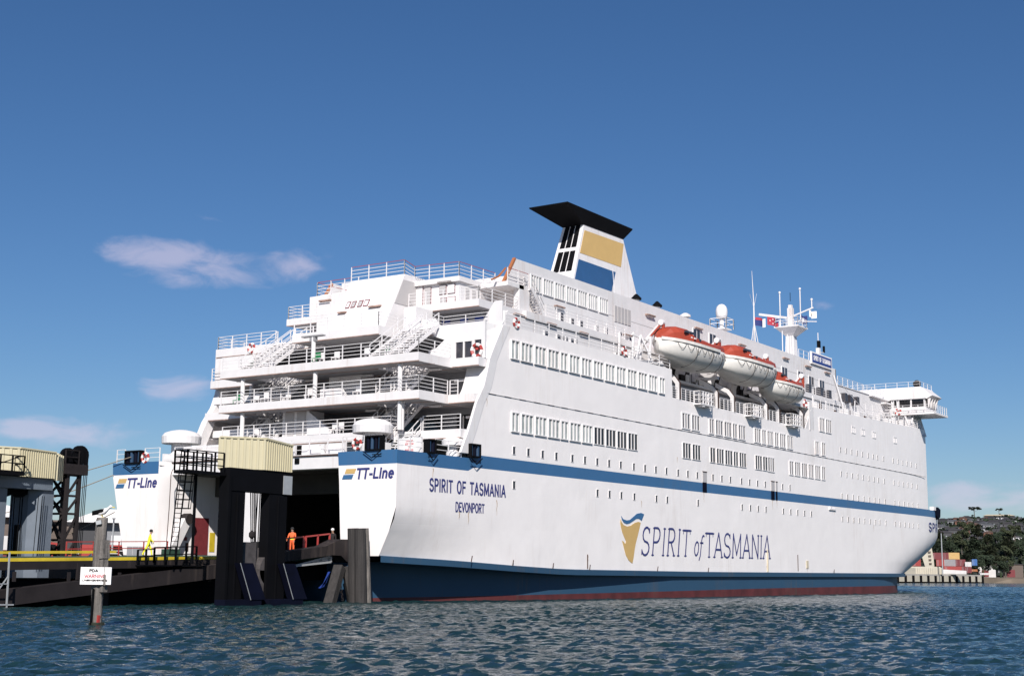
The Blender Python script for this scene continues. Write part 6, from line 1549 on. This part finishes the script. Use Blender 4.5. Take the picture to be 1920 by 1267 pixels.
# cream concrete shed and crane foot right of the bow
c, a = frame_at(1762, 505); cs = thing('cream_wharf_shed', 'low cream shed with ribbed walls on the wharf at the foot of the crane leg', 'shed', (c.x, c.y, 3.1), a - math.pi / 2)
w = sz(100, 505); m = MB(); corrugate(m, (-w * .75, 0), (w * .10, 0), 0, 2.2, None, 22, .25); m.box(-w * .75, w * .10, .2, 9, 0, 2.15); obj('wall', m, CREAM2, cs)
m = MB(); m.prism([(-w * .75, 2.2), (w * .10, 2.2), (w * .05, 2.7), (-w * .62, 2.7)], 1, 0, 9); obj('roof', m, CREAM2, cs)
c, a = frame_at(1788, 512); k1 = thing('white_wharf_wall', 'long pale grey loading ramp wall on the wharf in front of the red containers', 'wall', (c.x, c.y, 3.1), a - math.pi / 2)
m = MB(); m.prism([(-4.5, 0), (5.5, 0), (5.5, 1.4), (-4.5, 1.9)], 1, 0, 3); obj('wall', m, CWHITE, k1); m = MB(); m.box(-4.5, 5.5, -.05, .0, .1, .3); obj('kerb', m, CONC, k1)
c, a = frame_at(1742, 520); cr = thing('crane_leg', 'tall slanted cream crane leg with a sloping top, standing beside the ferry bow', 'crane', (c.x, c.y, 3.1), a - math.pi / 2)
def q(px, py): return ((px - 1742) * 520 / F_PX, (1088.5 - py) * 520 / F_PX - 1.0)
m = MB(); m.prism([q(1741, 1072), q(1731, 1035), q(1726.5, 1036.5), q(1744, 1020), q(1748, 1072)], 1, 0, 3.2); obj('leg', m, CREAM2, cr)
m = MB(); m.prism([q(1748.2, 1072), q(1744.3, 1020), q(1752, 1024), q(1756, 1055), q(1757, 1072)], 1, .4, 3.6); obj('rear_leg', m, CREAM2, cr)
m = MB()
for k in range(6): a0 = q(1746.5 + k * .3, 1030 + k * 7); m.box(a0[0], a0[0] + .9, -.1, .4, a0[1], a0[1] + .5)
m.lathe([(1.1, 0), (1.1, 1.2)], (q(1748, 1078)[0], -.5, q(1748, 1079)[1]), 12); obj('machinery', m, SHEDB, cr)
cont0 = None
def container(u0, u1, ytop, ybot, col, label, D, mb_cache={}):
    c, a = frame_at((u0 + u1) / 2, D); w = sz(u1 - u0, D); hor = HOR_R((u0 + u1) / 2); z1 = sz(hor - ytop, D) + CAM.z; z0 = sz(hor - ybot, D) + CAM.z
    root = thing('shipping_container', label, 'container', (c.x, c.y, z0), a - math.pi / 2, 'shipping containers on the far wharf')
    h = z1 - z0; m = MB(); corrugate(m, (-w / 2, 0), (w / 2, 0), .12, h - .1, None, 12, .06); m.box(-w / 2, w / 2, .07, 2.4, .02, h); m.box(-w / 2 - .03, -w / 2 + .12, -.03, .15, 0, h); m.box(w / 2 - .12, w / 2 + .03, -.03, .15, 0, h); m.box(-w / 2, w / 2, -.03, .1, h - .12, h); obj('box', m, col, root)
    m = MB()
    for k in range(3): m.box(-w * .42 + k * .3, -w * .42 + k * .3 + .06, -.05, -.02, .2, h - .2)
    obj('locking_bar', m, GALV, root)
C3, C2, C1 = (1043, 1055.5), (1055.5, 1068), (1068, 1080.5)
container(1712, 1732, *C3, CMAR, 'maroon container at the left top of the stacks, beside the crane leg', 548)
container(1704, 1717, *C2, CORG, 'rust-brown container lowest beside the ferry bow', 546)
container(1718, 1732, *C2, CRED, 'bright red container under the maroon one, left of the crane leg', 546)
container(1756, 1775, *C3, CMAR, 'maroon container on the top row just right of the crane leg', 548)
container(1775, 1785, *C3, CMAR, 'short maroon container end on the top row beside the ochre container', 548)
container(1785, 1805, *C3, CTAN, 'ochre container on the top row', 548)
container(1762, 1776, *C2, CRED, 'red container with small white marks in the middle row, left of the grey one', 546)
container(1776, 1797, *C2, CGREY, 'grey container in the middle row', 546)
container(1797, 1806, *C2, CMAR, 'narrow maroon container in the middle row, right of the grey one', 546)
container(1806, 1816, *C2, CMAR, 'maroon container at the right end of the middle row', 546)
container(1776, 1808, *C1, CRED, 'long red container in the bottom row', 544)
container(1808, 1816, *C1, CMAR, 'maroon container end in the bottom row beside the long red one', 544)
container(1816, 1827, 1060, 1069, CWHITE, 'white container above a maroon one at the right of the stacks', 544)
container(1816, 1827, 1069, 1080.5, CMAR, 'maroon container carrying the white one', 544)
container(1829, 1838, 1055, 1067, CBLUE, 'blue container with a pale round mark, standing alone at the right', 544)
container(1828, 1838, 1073.5, 1078, CORG, 'low rust-red container under the blue one', 544)
lamp(1773, 500, 1006, 'tall pale light mast on the wharf in front of the container stacks', 3.1, 'light_mast', 1088, False)

# trees: tapered trunk with limbs, crown of many small leaf faces in clumps
LEAF = [mat('leaf_dark', (.022, .036, .015), .9, col2=(.010, .018, .008), vscale=.6, var=.3), mat('leaf_olive', (.042, .050, .020), .9, col2=(.016, .024, .010), vscale=.6, var=.3), mat('leaf_green', (.032, .058, .018), .9, col2=(.014, .026, .010), vscale=.6, var=.3)]
BARK = mat('bark', (.10, .085, .07), .95, var=.3)
def crown(mb, clumps, per, size, rnd):
    for (cx, cy, cz, r, fl) in clumps:
        for _ in range(per):
            v = Vector((rnd.gauss(0, 1), rnd.gauss(0, 1), rnd.gauss(0, 1))).normalized() * (r * (rnd.random() ** .45)); v.z *= fl
            p = Vector((cx, cy, cz)) + v; s = size * rnd.uniform(.6, 1.4); a = Vector((rnd.gauss(0, 1), rnd.gauss(0, 1), rnd.gauss(0, .6))).normalized(); b = a.orthogonal().normalized()
            mb.quad(p - a * s - b * s * .6, p + a * s - b * s * .5, p + a * s * .8 + b * s * .6, p - a * s * .7 + b * s * .55)
def make_tree(kind, seed):
    rnd = random.Random(seed); root = thing('tree', 'tree', 'tree'); tr = MB(); cr_ = MB()
    if kind == 0:       # round bushy
        H = 9; tr.tube((0, 0, -.6), (.2, 0, 4), .35, .18, 8); cl = [(rnd.uniform(-2.6, 2.6), rnd.uniform(-2.4, 2.4), rnd.uniform(2.6, 7.5), rnd.uniform(1.2, 2.2), .8) for _ in range(13)]
    elif kind == 1:     # taller, looser gum
        H = 12; tr.tube((0, 0, -.6), (.4, 0, 7), .32, .14, 8); cl = [(rnd.uniform(-2.4, 2.4), rnd.uniform(-2, 2), rnd.uniform(4.5, 11), rnd.uniform(.9, 1.8), .7) for _ in range(13)]
    else:               # umbrella pine / cypress with flat top
        H = 13; tr.tube((0, 0, -.6), (.5, 0, 8.8), .45, .25, 8); cl = [(rnd.uniform(-5, 5), rnd.uniform(-3.5, 3.5), 10.4 + rnd.uniform(-.7, 1.3), rnd.uniform(1.1, 1.8), .42) for _ in range(12)] + [(rnd.uniform(-3, 3.5), rnd.uniform(-2, 2), rnd.uniform(2.0, 4.6), rnd.uniform(1.0, 1.9), .6) for _ in range(9)]
    for (cx, cy, cz, r, fl) in cl[:8]: tr.tube((.3 * cz / H, 0, max(1.2, cz - 2.6)), (cx * .85, cy * .85, cz - .2), .12, .05, 5)
    crown(cr_, cl, 110 if kind < 2 else 130, .30, rnd)
    obj('trunk', tr, BARK, root); obj('crown', cr_, LEAF[kind if kind < 2 else 0], root)
    return root
T0 = [make_tree(0, 1), make_tree(0, 2), make_tree(1, 3), make_tree(1, 4), make_tree(2, 5)]
T0[1].children[1].data.materials[0] = LEAF[2]
ad = ('dense', 'broad', 'ragged', 'loose', 'low', 'dark', 'olive', 'thick', 'lopsided', 'upright')
plc = ('right of the crane leg', 'behind the red containers', 'above the ochre container', 'behind the light mast', 'beside the blue container', 'below the hillside houses', 'beside the white apartment block', 'near the right edge', 'half way up the hill', 'just behind the ferry bow')
used = [False] * 5; rnd = random.Random(21)
def put_tree(k, P, s, label, rz, grp):
    if not used[k]:
        used[k] = True; o = T0[k]; o.location = P; o.scale = (s, s, s); o.rotation_euler = (0, 0, rz); o['label'] = label; o['group'] = grp
    else: dup(T0[k], P, rz, label, grp, s)
spots = []
for r_i, (t, n, u0, u1) in enumerate(((-.03, 13, 1764, 1900), (.04, 13, 1748, 1910), (.13, 12, 1752, 1925), (.24, 11, 1750, 1925))):
    for i in range(n): spots.append((t + rnd.uniform(-.03, .03), u0 + (u1 - u0) * (i + rnd.random() * .8) / n))
def where(t, u):
    zone = 'just behind the ferry bow' if u < 1762 else 'behind the container stacks' if u < 1815 else 'above the blue container' if u < 1850 else 'short of the white apartment block' if u < 1875 else 'beside the white apartment block' if u < 1900 else 'past the white apartment block'
    row = 'at the foot of the hill' if t < .05 else 'low on the hillside' if t < .12 else 'on the lower slope' if t < .2 else 'on the middle slope'
    return row + ', ' + zone
for (t, u) in spots:
    k = rnd.choice((0, 0, 1, 2, 3)); D, h = hill_h(u, max(0, t)); D += min(0, t) * 560
    kindw = ('dark round bushy tree', 'green round bushy tree', 'olive loose tree', 'olive upright tree')[k]
    put_tree(k, gp(u, D, h - .3 if t > 0 else 2.6), rnd.uniform(.75, 1.25), kindw + ' ' + where(t, u), rnd.uniform(0, 6), 'trees on the hillside, ' + kindw + ' ' + where(t, u))
D, h = hill_h(1838, 1); put_tree(4, gp(1838, 1155, h - .5), .95, 'flat-topped umbrella pine alone on the skyline, left of the pale roof', 2.0, 'pines on the skyline')
D, h = hill_h(1884, 1); put_tree(4, gp(1884, 1158, h + .5), .62, 'smaller wind-bent pine on the skyline above the pale roof', .6, 'pines on the skyline')

# scrub and far trees that read as one dark mass
m = MB(); rnd = random.Random(9)
for _ in range(3000):
    u = rnd.uniform(1690, 2000); t = rnd.random() ** .8; D, h = hill_h(u, t); s = rnd.uniform(.7, 2.0)
    p = gp(u, D, h + rnd.uniform(0, 2.6) * (1 if t < .97 else .55)); 
    for _k in range(2):
        a = Vector((rnd.gauss(0, 1), rnd.gauss(0, 1), rnd.gauss(0, .5))).normalized() * s; b = Vector((a.y, -a.x, rnd.uniform(.5, 1.5) * s)).normalized() * s * .7
        m.quad(p - a - b, p + a - b, p + a * .7 + b, p - a * .8 + b)
o = obj('hillside_scrub', m, LEAF[0]); o['kind'] = 'stuff'; o['label'] = 'dark scrub and tree cover over the far hillside'; o['category'] = 'scrub'

# houses on the hillside
ROOFS = [mat('roof_dark', (.035, .032, .035), .8), mat('roof_brown', (.075, .045, .035), .8), mat('roof_grey', (.06, .062, .07), .8)]
HWALL = [mat('house_white', (.52, .51, .52), .8), mat('house_grey', (.16, .16, .17), .8), mat('house_brick', (.16, .075, .05), .85), mat('house_dark', (.055, .055, .06), .85)]
def make_house(w, d, h, wall, roof):
    root = thing('house', 'house', 'house'); m = MB(); m.box(-w / 2, w / 2, -d / 2, d / 2, -1.5, h); obj('wall', m, wall, root)
    m = MB(); m.loft([[(-w / 2 - .5, -d / 2 - .5, h), (w / 2 + .5, -d / 2 - .5, h), (w / 2 + .5, d / 2 + .5, h), (-w / 2 - .5, d / 2 + .5, h)], [(-w / 4, -.2, h + 2.2), (w / 4, -.2, h + 2.2), (w / 4, .2, h + 2.2), (-w / 4, .2, h + 2.2)]]); obj('roof', m, roof, root)
    for k in range(3): m = MB(); x = -w * .32 + k * w * .3; m.box(x, x + 1.3, -d / 2 - .06, -d / 2, .9, 2.1); obj('window', m, DARKGLASS if k != 1 else PALEGLASS, root)
    return root
HS = [make_house(12, 9, 3.0, HWALL[0], ROOFS[0]), make_house(14, 9, 3.4, HWALL[1], ROOFS[2]), make_house(11, 9, 3.0, HWALL[2], ROOFS[1]), make_house(13, 9, 5.2, HWALL[3], ROOFS[0])]
hw_ = ('white house with dark roof', 'grey house with grey roof', 'brick house with brown roof', 'tall dark house with dark roof')
hu = [False] * 4; rnd = random.Random(33)
rowsH = [(.34, 1758, 1922, 12), (.44, 1756, 1922, 15), (.55, 1757, 1925, 15), (.66, 1757, 1925, 16), (.78, 1758, 1925, 16), (.90, 1758, 1925, 14)]
for ri, (t, u0, u1, n) in enumerate(rowsH):
    for i in range(n):
        u = u0 + (u1 - u0) * (i + .2 + .6 * rnd.random()) / n; tt = t + rnd.uniform(-.03, .03); D, h = hill_h(u, tt); k = rnd.choice((0, 0, 1, 2, 3, 3)); a = AZ - math.atan((u - 960) / 2612) - math.pi / 2 + rnd.uniform(-.5, .5)
        place = ('lowest', 'second', 'third', 'fourth', 'fifth', 'highest')[ri] + ' hillside row, ' + ('just past the ferry bow' if u < 1785 else 'above the containers' if u < 1818 else 'below the umbrella pine' if u < 1852 else 'below the pale skyline roof' if u < 1890 else 'past the pale skyline roof')
        lab = hw_[k] + ', ' + place; s = rnd.uniform(.32, .55)
        if not hu[k]: hu[k] = True; o = HS[k]; o.location = gp(u, D - 4, h + 1.0); o.rotation_euler = (0, 0, a); o.scale = (s,) * 3; o['label'] = lab; o['group'] = lab
        else: dup(HS[k], gp(u, D - 4, h + 1.0), a, lab, lab, s)
D, h = hill_h(1882, 1); c, a = frame_at(1882, 1150); sk = thing('skyline_roof', 'long pale flat building on the skyline under the smaller pine', 'building', (c.x, c.y, h - .5), a - math.pi / 2)
m = MB(); m.box(-11, 13, 0, 6, 0, 2.0); obj('wall', m, CREAM2, sk); m = MB(); m.prism([(-12, 2), (14, 2), (9, 3.0), (-9, 3.0)], 1, -1, 7); obj('roof', m, mat('roof_pale', (.42, .36, .27), .8), sk)
c, a = frame_at(1884, 610); ab = thing('apartment_block', 'white terraced apartment block among trees low on the right hillside', 'apartment block', (c.x, c.y, 3), a - math.pi / 2)
m = MB(); m.box(-1.6, 2.0, 0, 6, 0, 10.5); obj('wall', m, HWALL[1], ab)
for k in range(3): m = MB(); m.box(-2.6, 2.6, -1.2, .0, 3.2 + k * 2.6, 4.0 + k * 2.6); obj('balcony', m, HWALL[0], ab); m = MB(); m.box(-2.0, 2.0, -.05, -.01, 4.2 + k * 2.6, 5.4 + k * 2.6); obj('window', m, DARKGLASS, ab)
for i, (u, y0, w, hh, mt, lab) in enumerate(((1905, 1066, 8, 2.2, SHEDB, 'long dark shed on the shore at the right edge'), (1856, 1067, 7, 1.8, CWHITE, 'low white shed left of the dark shore shed'), (1917, 1070, 3, 2.6, CREAM2, 'small cream hut at the right edge of the shore'))):
    c, a = frame_at(u, 585); b_ = thing('shore_shed', lab, 'shed', (c.x, c.y, 2.2), a - math.pi / 2); z = sz(HOR_R(u) - y0, 585)
    m = MB(); m.box(-w / 2, w / 2, 0, 4, 0, z); obj('wall', m, mt, b_); m = MB(); m.box(-w / 2 - .3, w / 2 + .3, -.3, 4.3, z, z + .3); obj('roof', m, ROOFS[i % 3], b_)
    m = MB(); m.box(-w * .3, w * .1, -.05, 0, .2, z * .6); obj('door', m, MAROON if i != 2 else REDP, b_)
for i in range(5):
    c, a = frame_at(1843 + i * 3.2, 541); b_ = tag(obj('moored_dinghy', MB(), CWHITE), 'small white boat on the shore right of the wharf, number of a row', 'boat'); bpy.data.objects.remove(b_)
    root = thing('small_boat', 'small white boat drawn up at the right end of the wharf', 'boat', (c.x, c.y, 3.15), a + .3, 'small white boats at the end of the wharf')
    m = MB(); m.loft([[(x, w, .7), (x, w * .5, 0), (x, -w * .5, 0), (x, -w, .7)] for (x, w) in ((-1.1, .45), (0, .5), (.7, .38), (1.2, .05))]); obj('hull', m, CWHITE, root)
